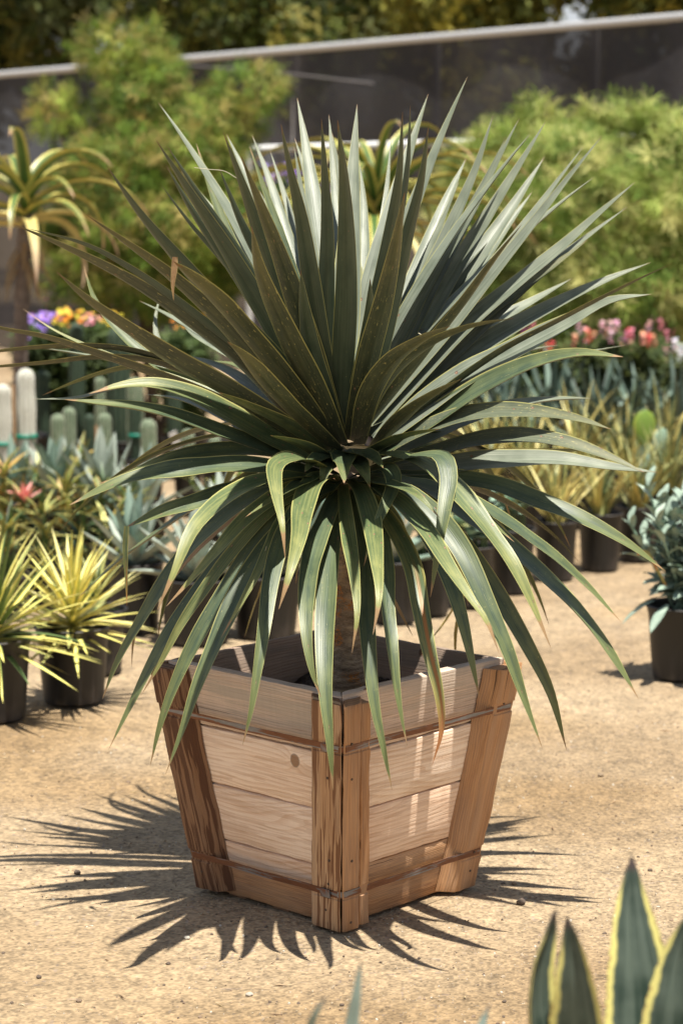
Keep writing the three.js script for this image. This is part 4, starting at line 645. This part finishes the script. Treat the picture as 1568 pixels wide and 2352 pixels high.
  // grey-leaved plant in the pot at the right edge
  { const p = onGround(1566, 1556), t = thing('potted_shrub', 'grey-green leafy plant in a black pot standing alone on the sand at the right edge', 'potted plant', [p.x, 0, p.z]), H = 0.225, q = rng(75); pot(t, 0.108, H);
    for (let s = 0; s < 24; s++) { const az = s * 2.4, tl = 0.1 + 0.55 * q(), len = 0.24 + 0.18 * q(), dir = V(Math.sin(az) * Math.sin(tl), Math.cos(tl), Math.cos(az) * Math.sin(tl)), b = V(0.05 * tri(q), H * 0.86, 0.05 * tri(q)), end = b.clone().addScaledVector(dir, len); part(t, 'stem', new THREE.TubeGeometry(new THREE.CatmullRomCurve3([b, b.clone().lerp(end, 0.5).add(V(0, 0.01, 0)), end]), 8, 0.004, 6), S.succ);
      for (let i = 0; i < 15; i++) { const k = 0.12 + 0.88 * i / 14; putLeaf(t, genLeaf(0.105, 0.038, 0.7, { segs: 6, base: 0.3, at: 0.5, tip: 2.2, wavy: 0.3, seed: i % 3 }), q() < 0.86 ? S.grey : S.greyPale, b.clone().lerp(end, k), i * 2.4 + q(), lerp(1.5, 0.35, k) + 0.2 * tri(q), lerp(1.05, 0.6, k) * (0.85 + 0.3 * q())); } }
    for (let i = 0; i < 8; i++) putLeaf(t, genLeaf(0.12, 0.034, 0.5, { segs: 6, base: 0.3, at: 0.5, tip: 2.2 }), S.grey, V(0.09 * Math.sin(i * 0.8), H + 0.01, 0.09 * Math.cos(i * 0.8)), i * 0.8, 2.0, 1, 'leaf');
    part(t, 'flower_stalk', new THREE.TubeGeometry(new THREE.CatmullRomCurve3([V(-0.06, H + 0.06, 0.06), V(-0.1, H + 0.13, 0.07), V(-0.125, H + 0.17, 0.07), V(-0.15, H + 0.16, 0.07)]), 16, 0.004, 6), S.bromOrange); }
}
// two variegated tree aloes
function treeAloe(label, px, cy, d, n, len, w, seed, lean) {
  const z = depthZ(d), c = atZ(px, cy, z), t = thing('tree_aloe', label, 'aloe', [c.x - lean, 0, z], 'variegated tree aloes'), r = rng(seed); pot(t, 0.13, 0.26);
  const H = c.y, curve = new THREE.CatmullRomCurve3([V(0, 0.2, 0), V(lean * 0.2, H * 0.45, 0), V(lean * 0.7, H * 0.8, 0), V(lean, H, 0)]), g = new THREE.TubeGeometry(curve, 70, 0.034, 12), P = g.attributes.position; for (let i = 0; i < P.count; i++) { const q = V().fromBufferAttribute(P, i), cc = curve.getPoint(clamp((q.y - 0.2) / (H - 0.2))), k = 1 + 0.1 * Math.sin(q.y * 170) + 0.15 * noise3(q.x * 40, q.y * 30, q.z * 40); P.setXYZ(i, cc.x + (q.x - cc.x) * k, q.y, cc.z + (q.z - cc.z) * k); } g.computeVertexNormals();
  const bark = fbm(4, 60, 3, seed + 5), bt = textures(64, 256, (u, v, o) => { mix3(o, [0.07, 0.05, 0.04], [0.24, 0.19, 0.155], bark(v, u)); o[3] = bark(v, u); }); part(t, 'trunk', g, std({ ...bt, roughness: 0.9, bumpScale: 0.004 }));
  for (let i = 0; i < n; i++) { const q = i / n, old = q > 0.78; putLeaf(t, genLeaf(len, w, [1.7, 2.1, 2.4, 1.9][i % 4], { base: 0.9, at: 0.2, tip: 1.7, channel: 0.55, thick: 0.012, segs: 12, bendPow: 1.35 }), old ? S.aloeTired : S.aloe, V(lean + 0.01 * tri(r), H + 0.05 - 0.14 * q, 0.01 * tri(r)), i * 2.39996 + 0.3 * r(), 0.42 + 1.05 * q + 0.15 * tri(r), 0.8 + 0.35 * r()); }
  // dry skirt under the crown
  for (let i = 0; i < 12; i++) putLeaf(t, genLeaf(0.22, 0.03, 0.5, { base: 0.8, at: 0.3, channel: 0.5, segs: 7, wavy: 0.4 }), LEAF.dry, V(lean * (0.9 - 0.02 * i), H - 0.12 - 0.012 * i, 0), i * 2.4, 2.35 + 0.2 * tri(r), 0.8 + 0.3 * r(), 'dry_leaf');
}
treeAloe('yellow-edged tree aloe on a bare grey trunk at the left picture edge', 60, 478, 11.0, 24, 0.6, 0.064, 81, 0.05);
treeAloe('yellow-edged tree aloe rising behind the top of the yucca', 862, 492, 10.6, 46, 0.74, 0.05, 83, 0.02);
// a lime-leaved bush among the agaves and a prickly pear at the right
{
  const z = depthZ(9.0), c = atZ(505, 1185, z), t = thing('potted_shrub', 'small lime green bush among the blue agaves, left of the trunk', 'potted plant', [c.x, 0, z]), r = rng(87); pot(t, 0.085, 0.19);
  for (let s = 0; s < 14; s++) { const az = s * 2.4, tl = 0.15 + 0.6 * r(), len = 0.1 + 0.12 * r(), b = V(0.03 * tri(r), 0.16, 0.03 * tri(r)), e = b.clone().add(V(Math.sin(az) * Math.sin(tl), Math.cos(tl), Math.cos(az) * Math.sin(tl)).multiplyScalar(len)); part(t, 'stem', new THREE.TubeGeometry(new THREE.CatmullRomCurve3([b, b.clone().lerp(e, 0.5), e]), 6, 0.003, 5), S.greenPlain); for (let i = 0; i < 12; i++) putLeaf(t, genLeaf(0.036, 0.018, 0.4, { segs: 4, base: 0.3, at: 0.5, tip: 2.2 }), r() < 0.7 ? S.lime : S.greenYellow, b.clone().lerp(e, 0.3 + 0.7 * i / 11), i * 2.4, 0.4 + 0.8 * r(), 0.8 + 0.5 * r()); }
  const z2 = depthZ(9.45), p = atZ(1478, 975, z2), o = thing('prickly_pear', 'prickly pear with a pale round pad among the flax at the right', 'cactus', [p.x, 0, z2]); pot(o, 0.075, 0.2);
  const pad = (w, h) => { const g = new THREE.SphereGeometry(1, 20, 14), q = g.attributes.position; for (let i = 0; i < q.count; i++) { const y = q.getY(i), k = 0.72 + 0.28 * smooth(-1, 0.3, y); q.setXYZ(i, q.getX(i) * w * k, (y + 1) * h, q.getZ(i) * 0.012); } g.computeVertexNormals(); return g; };
  const base = part(o, 'pad', pad(0.05, 0.12), S.succ); base.position.set(0.01, 0.17, 0); const up = part(o, 'pad', pad(0.055, (p.y + 0.06 - 0.4) / 2), S.lime); up.position.set(0, 0.4, 0.012); up.rotation.y = 0.4; const side = part(o, 'pad', pad(0.04, 0.06), S.succ); side.position.set(0.04, 0.36, -0.01); side.rotation.set(0, 0.7, -0.6);
}
// ---------- shrubs, flowers, fence, trees ----------
// a feathery plume: narrow leaves along an arching twig
function plumeGeo(n, len, lw, ll, seed) { const r = rng(seed), gs = [], c = []; for (let i = 0; i < n; i++) { const s = (i + 0.5) / n, a = 0.9 * s * s * 1.5, y = len * s * (1 - 0.25 * s), z = len * 0.45 * s * s, g = new THREE.BufferGeometry(), az = r() * 6.3, tl = 0.5 + 0.7 * r(), L = ll * (0.7 + 0.5 * r()); const d = V(Math.sin(az) * Math.sin(tl), Math.cos(tl) * 0.8, Math.cos(az) * Math.sin(tl) + 0.5 * s).normalize(), b = V(d.z, 0.2, -d.x).normalize().multiplyScalar(lw * (0.8 + 0.4 * r())), p = V(0, y, z), m = p.clone().addScaledVector(d, L * 0.5), e = p.clone().addScaledVector(d, L).add(V(0, -L * 0.25, 0)); const A = m.clone().add(b), B = m.clone().sub(b); c.push(...p.toArray(), ...A.toArray(), ...B.toArray(), ...A.toArray(), ...e.toArray(), ...B.toArray()); } const g = new THREE.BufferGeometry(); g.setAttribute('position', new THREE.Float32BufferAttribute(c, 3)); g.computeVertexNormals(); return g; }
const FOL = new THREE.MeshPhysicalMaterial({ color: 0xffffff, side: THREE.DoubleSide, roughness: 0.85, transmission: 0.4, thickness: 0, specularIntensity: 0.35 });
const STEM = std({ color: lin(0.13, 0.09, 0.06), roughness: 0.9 });
function tones(r, list) { const [a, b] = [list[Math.floor(r() * list.length)], 0.75 + 0.5 * r()]; return lin(a[0] * b, a[1] * b, a[2] * b); }
function limb(parent, pts, r0, r1, name = 'stem') { const c = new THREE.CatmullRomCurve3(pts), g = new THREE.TubeGeometry(c, 14, 1, 8), P = g.attributes.position, n = 9; for (let i = 0; i < P.count; i++) { const k = Math.floor(i / n) / 14, o = c.getPointAt(clamp(k)), q = V().fromBufferAttribute(P, i).sub(o).multiplyScalar(lerp(r0, r1, k)).add(o); P.setXYZ(i, q.x, q.y, q.z); } g.computeVertexNormals(); return part(parent, name, g, STEM); }
// a shrub from lobes given in picture units at one distance: [x, y, half width, half height, depth half]
function featherShrub(label, d, lobes, count, seed, pal, plume, size, droop) {
  const z = depthZ(d), r = rng(seed), L = lobes.map(([x, y, w, h, dz, oz = 0]) => ({ c: atZ(x, y, z).add(V(0, 0, oz)), w: w / FPX * d, h: h / FPX * d, q: dz })), foot = V(L[0].c.x, 0, z), t = thing('feathery_shrub', label, 'shrub', foot.toArray(), 'feathery shrubs by the fence');
  const vol = L.map((l) => l.w * l.h * l.q), sum = vol.reduce((a, b) => a + b), places = [], colors = [];
  for (let i = 0; i < count; i++) { let k = 0, s = r() * sum; while ((s -= vol[k]) > 0 && k < L.length - 1) k++; const l = L[k], u = tri(r) * Math.PI, v = Math.acos(2 * r() - 1), rad = Math.pow(0.3 + 0.7 * r(), 0.5), dir = V(Math.sin(v) * Math.cos(u * 2), Math.cos(v), Math.sin(v) * Math.sin(u * 2)); if (dir.z < -0.5 && r() < 0.7) continue;
    const p = V(l.c.x + dir.x * l.w * rad, l.c.y + dir.y * l.h * rad, l.c.z + dir.z * l.q * rad); if (p.y < 0.12) continue;
    const bump = noise3(p.x * 3.5, p.y * 3.5, p.z * 3.5 + seed); if (bump < -0.2) continue;
    const o = V(dir.x, dir.y + 0.35 - droop, dir.z).normalize().add(V(tri(r), tri(r), tri(r)).multiplyScalar(0.7)); p.sub(foot); places.push(towards(p, o, r() * 6.3, size * (0.7 + 0.6 * r()))); colors.push(tones(r, pal)); }
  swarm(t, 'foliage', plume, FOL, places, colors);
  for (const l of L) limb(t, [V(0.05 * tri(r), 0, 0.05 * tri(r)), V(l.c.x - foot.x, l.c.y, l.c.z - foot.z).multiplyScalar(0.5).add(V(0, -0.1, 0)), V(l.c.x - foot.x, l.c.y, l.c.z - foot.z)], 0.022, 0.006);
  return t;
}
const plumeA = plumeGeo(40, 0.19, 0.0032, 0.13, 3), plumeB = plumeGeo(40, 0.2, 0.0034, 0.135, 4);
featherShrub('tall feathery green shrub with tiered tufts in front of the fence on the left', 12.6, [[350, 530, 240, 120, 0.4], [350, 380, 190, 75, 0.36], [330, 255, 80, 75, 0.24], [270, 110, 85, 42, 0.18], [125, 250, 42, 30, 0.15], [570, 220, 70, 36, 0.18], [480, 310, 100, 45, 0.24], [220, 400, 110, 55, 0.26], [350, 170, 50, 36, 0.18], [520, 520, 110, 120, 0.3], [330, 640, 230, 60, 0.32]], 7600, 91, [[0.18, 0.28, 0.04], [0.25, 0.33, 0.05], [0.36, 0.37, 0.08], [0.11, 0.19, 0.03], [0.46, 0.37, 0.12]], plumeA, 0.62, 0.15);
featherShrub('wide feathery light green hedge shrub in front of the fence on the right', 12.2, [[1390, 640, 330, 150, 0.42], [1300, 460, 260, 140, 0.42], [1540, 480, 200, 150, 0.42], [1240, 345, 130, 68, 0.3], [1420, 340, 130, 58, 0.3], [1560, 370, 80, 60, 0.25], [1080, 580, 90, 120, 0.3], [1100, 425, 60, 70, 0.25]], 9000, 93, [[0.28, 0.38, 0.075], [0.35, 0.43, 0.1], [0.46, 0.49, 0.15], [0.17, 0.27, 0.05], [0.56, 0.54, 0.2]], plumeB, 0.72, 0.05);
// flowering plants
const petalGeo = (() => { const c = []; for (let i = 0; i < 6; i++) { const a = i / 6 * 6.283, b = a + 0.7, e = a + 0.35; c.push(0, 0.001, 0, Math.cos(a) * 0.6, 0.25, Math.sin(a) * 0.6, Math.cos(e), 0.32, Math.sin(e), 0, 0.001, 0, Math.cos(e), 0.32, Math.sin(e), Math.cos(b) * 0.6, 0.25, Math.sin(b) * 0.6); } const g = new THREE.BufferGeometry(); g.setAttribute('position', new THREE.Float32BufferAttribute(c, 3)); g.computeVertexNormals(); return g; })();
const PETAL = std({ color: 0xffffff, roughness: 0.7 }), herb = plumeGeo(26, 0.1, 0.006, 0.05, 7);
function flowering(label, px, d, topY, hw, cols, seed, head, group, nf = 34, fol = [[0.08, 0.13, 0.035], [0.12, 0.17, 0.05]], spike = 0) {
  const z = depthZ(d), top = atZ(px, topY, z), w = 1.25 * hw / FPX * d, r = rng(seed), t = thing('flowering_plant', label, 'flowers', [top.x, 0, z], group); pot(t, 0.1, 0.22); const H = top.y, places = [], colors = [], fp = [], fc = [];
  for (let i = 0; i < 240; i++) { const a = r() * 6.3, q = Math.sqrt(r()), y = lerp(0.2, H - 0.13, Math.pow(r(), 0.7)), k = w * lerp(0.5, 1, y / H); places.push(towards(V(Math.cos(a) * q * k, y - 0.05, Math.sin(a) * q * k), V(tri(r), 1, tri(r)), r() * 6, 0.8 + 0.6 * r())); colors.push(tones(r, fol)); }
  for (let i = 0; i < Math.ceil(nf * 0.7); i++) { const a = r() * 6.3, q = Math.sqrt(r()), x = Math.cos(a) * q * w, zz = Math.sin(a) * q * w, y = H - 0.2 * r() * r() - 0.03 * q, c = cols[Math.floor(r() * cols.length)]; const m = spike || 1; for (let k = 0; k < m; k++) { fp.push(towards(V(x + 0.006 * tri(r), y - k * 0.016, zz), V(tri(r) * 0.6, 1, tri(r) * 0.4 + 0.5), r() * 6, 0.95 * head * (0.8 + 0.4 * r()), 0.95 * head, 0.95 * head)); fc.push(lin(...c.map((v) => v * (0.8 + 0.4 * r())))); } }
  swarm(t, 'foliage', herb, FOL, places, colors); swarm(t, 'blossoms', petalGeo, PETAL, fp, fc); limb(t, [V(0, 0.15, 0), V(0.01, H * 0.5, 0), V(0, H * 0.9, 0)], 0.008, 0.003); return t;
}
const C = { purple: [0.3, 0.17, 0.62], lilac: [0.42, 0.28, 0.7], yellow: [0.8, 0.55, 0.05], orange: [0.8, 0.3, 0.02], pink: [0.75, 0.2, 0.33], salmon: [0.8, 0.32, 0.22], red: [0.6, 0.05, 0.05], magenta: [0.62, 0.06, 0.3], mauve: [0.6, 0.2, 0.5], white: [0.8, 0.8, 0.76], rose: [0.8, 0.42, 0.5] };
const lf = 'bedding flowers on the left', rf = 'bedding flowers on the right';
flowering('purple flowering plant on the far left beside the aloe trunk', 92, 12.0, 712, 42, [C.purple, C.lilac], 101, 0.02, lf, 60);
flowering('yellow and gold flowers right of the purple ones', 165, 12.0, 705, 38, [C.yellow, C.yellow, C.orange], 102, 0.02, lf, 40);
flowering('pink and salmon flowers above the purple ones on the left', 120, 12.7, 682, 46, [C.pink, C.salmon], 103, 0.02, lf, 26);
flowering('red and pink flowers left of the big yucca leaves', 238, 12.6, 678, 36, [C.red, C.pink, C.magenta], 104, 0.02, lf, 30);
flowering('orange flowers above the tall dark cactus', 262, 12.0, 712, 26, [C.orange, C.yellow], 105, 0.02, lf, 26);
flowering('sparse orange flowers in the shade under the feathery shrub', 425, 11.6, 716, 46, [C.orange], 106, 0.018, lf, 9);
flowering('pale pink flowers between the yellow and orange ones', 205, 11.8, 716, 22, [C.rose, C.salmon], 107, 0.018, lf, 22);
flowering('tall purple flowers under the white rail behind the yucca tips', 655, 12.4, 368, 42, [C.purple, C.lilac], 108, 0.022, lf, 60);
flowering('lilac flowers just right of the tall purple ones', 725, 12.5, 385, 30, [C.lilac], 109, 0.02, lf, 30);
const mixR = [[1050, 735, 34, [C.salmon, C.red], 'coral red flowers close to the right yucca leaves'], [1130, 738, 38, [C.pink, C.magenta, C.white], 'pink and white flowers behind the right yucca leaves'], [1215, 728, 40, [C.magenta, C.pink], 'bright magenta flowers right of the crown'], [1290, 762, 40, [C.red, C.red, C.salmon], 'dark red flowers in the middle of the flower row'], [1350, 770, 30, [C.mauve, C.white, C.magenta], 'mauve and white spikes in the middle of the flower row'], [1412, 762, 28, [C.mauve, C.mauve, C.magenta], 'orchid pink spike brightest in the right flower row'], [1460, 748, 36, [C.red, C.salmon, C.pink], 'red and pink flowers left of the white ones'], [1545, 775, 34, [C.white, C.white, C.rose], 'white flowers at the right picture edge'], [1500, 718, 40, [C.rose, C.pink], 'rose pink flowers above the white ones'], [1370, 725, 46, [C.red, C.rose, C.salmon], 'rusty red flowers below the feathery hedge'], [1000, 720, 40, [C.white, C.rose], 'pale flowers seen between the right yucca leaves']];
mixR.forEach(([px, y, hw, cols, label], i) => flowering(label, px, 11.4 + (i % 3) * 0.18, y, hw, cols, 120 + i, 0.017, rf, 16, [[0.07, 0.11, 0.03], [0.12, 0.15, 0.04]], 4));
// orange blooms dotting the hedge
// fence: dark windbreak mesh on posts with a pipe along its top
{
  const zr = depthZ(14.5), zl = depthZ(19), R = atZ(1568, 38, zr), Lp = atZ(0, 172, zl), dir = R.clone().sub(Lp), P0 = Lp.clone().addScaledVector(dir, -0.7), P1 = R.clone().addScaledVector(dir, 0.5), t = thing('windbreak_fence', 'long dark mesh windbreak fence with a pale pipe along its top', 'fence', [P0.x, 0, P0.z]);
  const W = P1.clone().sub(P0), len = Math.hypot(W.x, W.z), n = 11, weave = field(300, 300, 951), sag = fbm(8, 3, 4, 953);
  const mt = textures(512, 256, (u, v, o) => { const q = weave(u, v), s = sag(u, v); mix3(o, [0.03, 0.028, 0.031], [0.075, 0.07, 0.076], clamp(q * 0.4 + 2.4 * (s - 0.35))); o[3] = 0.5 * q + 0.5 * s; });
  const MESH = std({ ...mt, roughness: 0.9, bumpScale: 0.004, transparent: true, opacity: 0.9 }), PIPE = std({ color: lin(0.5, 0.5, 0.5), roughness: 0.5, metalness: 0.3 });
  for (let k = 0; k < n; k++) { const s0 = k / n, s1 = (k + 1) / n, nx = 24, ny = 10, pos = [], uv = [], idx = []; for (let j = 0; j <= ny; j++) for (let i = 0; i <= nx; i++) { const s = lerp(s0, s1, i / nx), p = W.clone().multiplyScalar(s), y = lerp(0.02, P0.y + W.y * s - 0.02, j / ny), bulge = 0.05 * Math.sin(Math.PI * i / nx) * Math.sin(Math.PI * j / ny) + 0.02 * noise3(s * 40, y * 3, 2); pos.push(p.x, y, p.z + bulge); uv.push(s * 4, y / 3); } for (let j = 0; j < ny; j++) for (let i = 0; i < nx; i++) { const q = j * (nx + 1) + i; idx.push(q, q + 1, q + nx + 1, q + 1, q + nx + 2, q + nx + 1); } const g = new THREE.BufferGeometry(); g.setAttribute('position', new THREE.Float32BufferAttribute(pos, 3)); g.setAttribute('uv', new THREE.Float32BufferAttribute(uv, 2)); g.setIndex(idx); g.computeVertexNormals(); part(t, 'mesh_panel', g, MESH); }
  for (let k = 0; k <= n; k++) { const s = k / n, h = P0.y + W.y * s, m = part(t, 'post', new THREE.CylinderGeometry(0.028, 0.028, h - 0.03, 10), PIPE); m.position.set(W.x * s, (h - 0.03) / 2, W.z * s - 0.05); }
  part(t, 'top_pipe', new THREE.TubeGeometry(new THREE.CatmullRomCurve3([V(0, P0.y, 0), W.clone().multiplyScalar(0.5).setY(P0.y + W.y / 2), V(W.x, P1.y, W.z)]), 30, 0.026, 10), PIPE);
  const wr = [atZ(430, 150, depthZ(16.9)), atZ(650, 168, depthZ(16.2)), atZ(860, 192, depthZ(15.8))].map((p) => p.sub(V(P0.x, 0, P0.z))); part(t, 'wire', new THREE.TubeGeometry(new THREE.CatmullRomCurve3(wr), 12, 0.005, 6), std({ color: lin(0.16, 0.15, 0.15), roughness: 0.6 }));
  // white pipe rail standing before the fence
  const z = depthZ(13.3), r0 = atZ(560, 343, z), r1 = atZ(1600, 310, z), rail = thing('pipe_rail', 'white pipe rail on posts behind the yucca tips, in front of the dark fence', 'rail', [r0.x, 0, z]), WH = std({ color: lin(0.7, 0.7, 0.7), roughness: 0.45 }), d = r1.clone().sub(r0);
  part(rail, 'pipe', new THREE.TubeGeometry(new THREE.CatmullRomCurve3([V(0, r0.y, 0), V(d.x / 2, (r0.y + r1.y) / 2, 0), V(d.x, r1.y, 0)]), 8, 0.02, 10), WH);
  for (const s of [0.01, 0.35, 0.7, 0.99]) { const h = r0.y + d.y * s - 0.015, m = part(rail, 'post', new THREE.CylinderGeometry(0.02, 0.02, h, 10), WH); m.position.set(d.x * s, h / 2, 0); }
}
// trees and bushes beyond the fence
function clumpGeo(n, rad, lw, ll, seed) { const r = rng(seed), c = []; for (let i = 0; i < n; i++) { const d = V(tri(r), tri(r) + 0.2, tri(r)).normalize(), p = V(tri(r), tri(r), tri(r)).multiplyScalar(rad), b = V(d.z + 0.3 * tri(r), 0.3 * tri(r), -d.x).normalize().multiplyScalar(lw), m = p.clone().addScaledVector(d, ll * 0.55), e = p.clone().addScaledVector(d, ll).add(V(0, -ll * 0.15, 0)), A = m.clone().add(b), B = m.clone().sub(b); c.push(...p.toArray(), ...A.toArray(), ...B.toArray(), ...A.toArray(), ...e.toArray(), ...B.toArray()); } const g = new THREE.BufferGeometry(); g.setAttribute('position', new THREE.Float32BufferAttribute(c, 3)); g.computeVertexNormals(); return g; }
const clump = clumpGeo(26, 0.16, 0.02, 0.085, 5);
function tree(label, x, z, h, w, pal, seed, count = 1700, lowest = 0.28) {
  const t = thing('tree', label, 'tree', [x, 0, z], 'trees beyond the fence'), r = rng(seed), places = [], colors = [], lobes = [];
  limb(t, [V(0, 0, 0), V(0.1 * tri(r), h * 0.35, 0.1), V(0.2 * tri(r), h * 0.75, 0)], 0.11, 0.03, 'trunk');
  for (let k = 0; k < 14; k++) { const a = k * 2.4, q = w * (0.25 + 0.55 * r()); lobes.push({ c: V(Math.cos(a) * q, h * (lowest + 0.12 + (0.82 - lowest) * r()), Math.sin(a) * q * 0.8), s: w * (0.3 + 0.22 * r()) }); if (k < 8) limb(t, [V(0, h * 0.3, 0), lobes[k].c.clone().multiplyScalar(0.6).add(V(0, h * 0.12, 0)), lobes[k].c], 0.04, 0.01, 'branch'); }
  for (let i = 0; i < count; i++) { const l = lobes[Math.floor(r() * lobes.length)], d = V(tri(r), tri(r), tri(r)).normalize(), p = l.c.clone().addScaledVector(d, l.s * Math.pow(r(), 0.4)); if (noise3(p.x * 2.4 + seed, p.y * 2.4, p.z * 2.4) < -0.3) continue; places.push(M4(p, new THREE.Euler(r() * 6, r() * 6, r() * 6), 0.8 + 0.7 * r())); colors.push(tones(r, pal)); }
  const c = swarm(t, 'crown', clump, FOL, places, colors); return t;
}
const olive = [[0.148, 0.180, 0.033], [0.213, 0.221, 0.041], [0.098, 0.139, 0.029], [0.279, 0.246, 0.049]], gold = [[0.377, 0.328, 0.049], [0.295, 0.279, 0.049], [0.459, 0.377, 0.066], [0.164, 0.180, 0.041]], deep = [[0.074, 0.102, 0.029], [0.115, 0.139, 0.037], [0.180, 0.197, 0.074]];
tree('olive green tree beyond the fence at the far left', -3.6, depthZ(22.5), 5.2, 2.1, olive, 201); tree('dark green tree beyond the fence, behind the top of the tall feathery shrub', -1.55, depthZ(22), 5.4, 2.0, deep, 203); tree('grey-green tree beyond the fence left of the picture middle', -0.1, depthZ(21.5), 5.0, 1.8, olive.concat(deep), 205);
tree('golden leaved tree beyond the fence right of the picture middle', 1.5, depthZ(19.5), 4.6, 1.5, gold, 207, 1900, 0.18); tree('yellow-green tree beyond the fence at the right', 2.95, depthZ(19), 4.6, 1.5, gold.concat(olive), 209); tree('brownish tree beyond the fence in the upper right corner', 4.3, depthZ(19.5), 5, 1.6, [[0.14, 0.1, 0.04], [0.1, 0.09, 0.035], [0.2, 0.13, 0.05]], 211);
tree('olive tree beyond the fence, out past the left picture edge', -6.4, depthZ(24), 5.4, 2.2, olive, 219); tree('dark tree beyond the fence, out past the right picture edge', 6.2, depthZ(19), 5, 1.9, deep.concat(olive), 221);
tree('tall dark tree far beyond the fence at the left', -3.2, depthZ(29), 8, 3, deep, 213); tree('tall dark tree far beyond the fence near the middle', 0.4, depthZ(29), 8, 3.2, deep.concat(olive), 215); tree('tall olive tree far beyond the fence at the right', 4, depthZ(28), 8, 3.2, olive, 217);

// ---------- agaves close by in the foreground ----------
const marg = (() => { const f1 = field(50, 4, 961), m = fbm(4, 14, 3, 963); return textures(128, 512, (u, v, c) => { const x = Math.abs(((u * 2) % 1) * 2 - 1), q = smooth(0.72, 0.79, x + 0.2 * (m(u, v) - 0.5)) * (1 - smooth(0.86, 0.95, v)); mix3(c, [0.022, 0.042, 0.03], [0.09, 0.12, 0.095], clamp(0.5 + 1.2 * (f1(u, v) - 0.5) + 1.2 * (m(u, v) - 0.5))); mix3(c, c.slice(), [0.66, 0.6, 0.2], q); if (x > 0.95 && f1(v * 3, u) > 0.7) mix3(c, c.slice(), [0.3, 0.14, 0.06], 0.7); if (v > 0.94) mix3(c, c.slice(), [0.06, 0.045, 0.04], smooth(0.94, 0.97, v)); c[3] = f1(u, v); }, false); })();
const MARG = std({ ...marg, roughness: 0.5, bumpScale: 0.001 }), PLAINAG = std({ map: stripeSkin(967, [0.24, 0.3, 0.26], [0.2, 0.26, 0.22], 0.5, [0.93, [0.05, 0.04, 0.05]]).map, roughness: 0.55 });
{
  const d0 = 2.85, z0 = depthZ(d0), foot = atZ(1440, 2700, z0), ag = thing('potted_agave', 'yellow-edged agave in the foreground, only its pointed leaf ends showing at lower right', 'potted plant', [foot.x, 0, z0]); pot(ag, 0.13, 0.24);
  const mk = (parent, o, pts, w, mat, turn = 0, ch = 0.35) => { const P3 = pts.slice().reverse().map(([x, y, z]) => atZ(x, y, z0 + z).sub(o)), c = new THREE.CatmullRomCurve3(P3, false, 'centripetal'), P = c.getSpacedPoints(96); part(parent, 'leaf', blade(P, P.map((p) => V(Math.sin(turn), 0.35, Math.cos(turn))), (s) => w * (mat === MARG && s < 0.9 ? 1 + 0.05 * Math.max(0, 1 - Math.abs(((s * 96) % 5) - 2.5)) + 0.03 * noise3(s * 14, w * 99, 3) : 1) * Math.max(0.01, s < 0.45 ? lerp(0.8, 1, s / 0.45) : Math.pow(1 - Math.pow((s - 0.45) / 0.55, 1.7), 0.9)), { channel: ch, thick: 0.007, seed: pts[0][0] }), mat); };
  const o = ag.position;
  mk(ag, o, [[1450, 1965, -0.09], [1448, 2060, -0.08], [1460, 2230, -0.06], [1466, 2400, -0.04], [1446, 2700, 0]], 0.097, MARG, 0.2, 0.25);
  mk(ag, o, [[1276, 2085, -0.02], [1255, 2150, -0.02], [1228, 2250, -0.01], [1235, 2400, 0], [1400, 2700, 0]], 0.072, MARG, 0.9, 0.55);
  mk(ag, o, [[1300, 2100, 0.05], [1318, 2180, 0.05], [1330, 2270, 0.05], [1345, 2400, 0.04], [1420, 2700, 0]], 0.086, MARG, -0.5, 0.5);
  mk(ag, o, [[1282, 2180, 0.0], [1290, 2270, 0.02], [1310, 2400, 0.02], [1415, 2700, 0]], 0.063, MARG, 0.5, 0.45);
  mk(ag, o, [[1592, 2080, -0.03], [1566, 2200, -0.03], [1556, 2330, -0.02], [1540, 2480, -0.01], [1460, 2700, 0]], 0.090, MARG, -0.5, 0.4);
  mk(ag, o, [[1500, 2260, -0.16], [1500, 2360, -0.12], [1480, 2500, -0.06], [1445, 2700, 0]], 0.054, MARG, 0, 0.3);
  for (let i = 0; i < 7; i++) putLeaf(ag, genLeaf(0.34, 0.07, 0.25, { base: 0.8, at: 0.45, tip: 1.8, channel: 0.4, thick: 0.007 }), MARG, V(0, 0.25, 0), [0.2, 0.9, 1.5, -0.5, 2.2, -1.2, -1.9][i], 1.0 + 0.05 * i, 0.9);
  const foot2 = atZ(900, 2850, z0 + 0.15), ag2 = thing('potted_agave', 'grey agave in the foreground below the picture, three thin leaf tips reaching up', 'potted plant', [foot2.x, 0, z0 + 0.15]); pot(ag2, 0.12, 0.22);
  const o2 = ag2.position;
  mk(ag2, o2, [[829, 2200, 0.1], [816, 2290, 0.1], [804, 2380, 0.1], [820, 2600, 0.12], [890, 2850, 0.15]], 0.028, PLAINAG, 0.3, 0.4);
  mk(ag2, o2, [[752, 2284, 0.16], [722, 2330, 0.16], [700, 2400, 0.15], [740, 2650, 0.15], [880, 2850, 0.15]], 0.03, PLAINAG, 0.5, 0.4);
  mk(ag2, o2, [[1126, 2303, 0.1], [1108, 2352, 0.1], [1080, 2460, 0.11], [1000, 2680, 0.13], [910, 2850, 0.15]], 0.034, PLAINAG, -0.4, 0.4);
  for (let i = 0; i < 8; i++) putLeaf(ag2, genLeaf(0.24, 0.03, 0.3, { base: 0.8, at: 0.4, channel: 0.4 }), PLAINAG, V(0, 0.2, 0), i * 0.8, 0.95 + 0.03 * i, 0.9);
}

renderer.render(scene, camera);
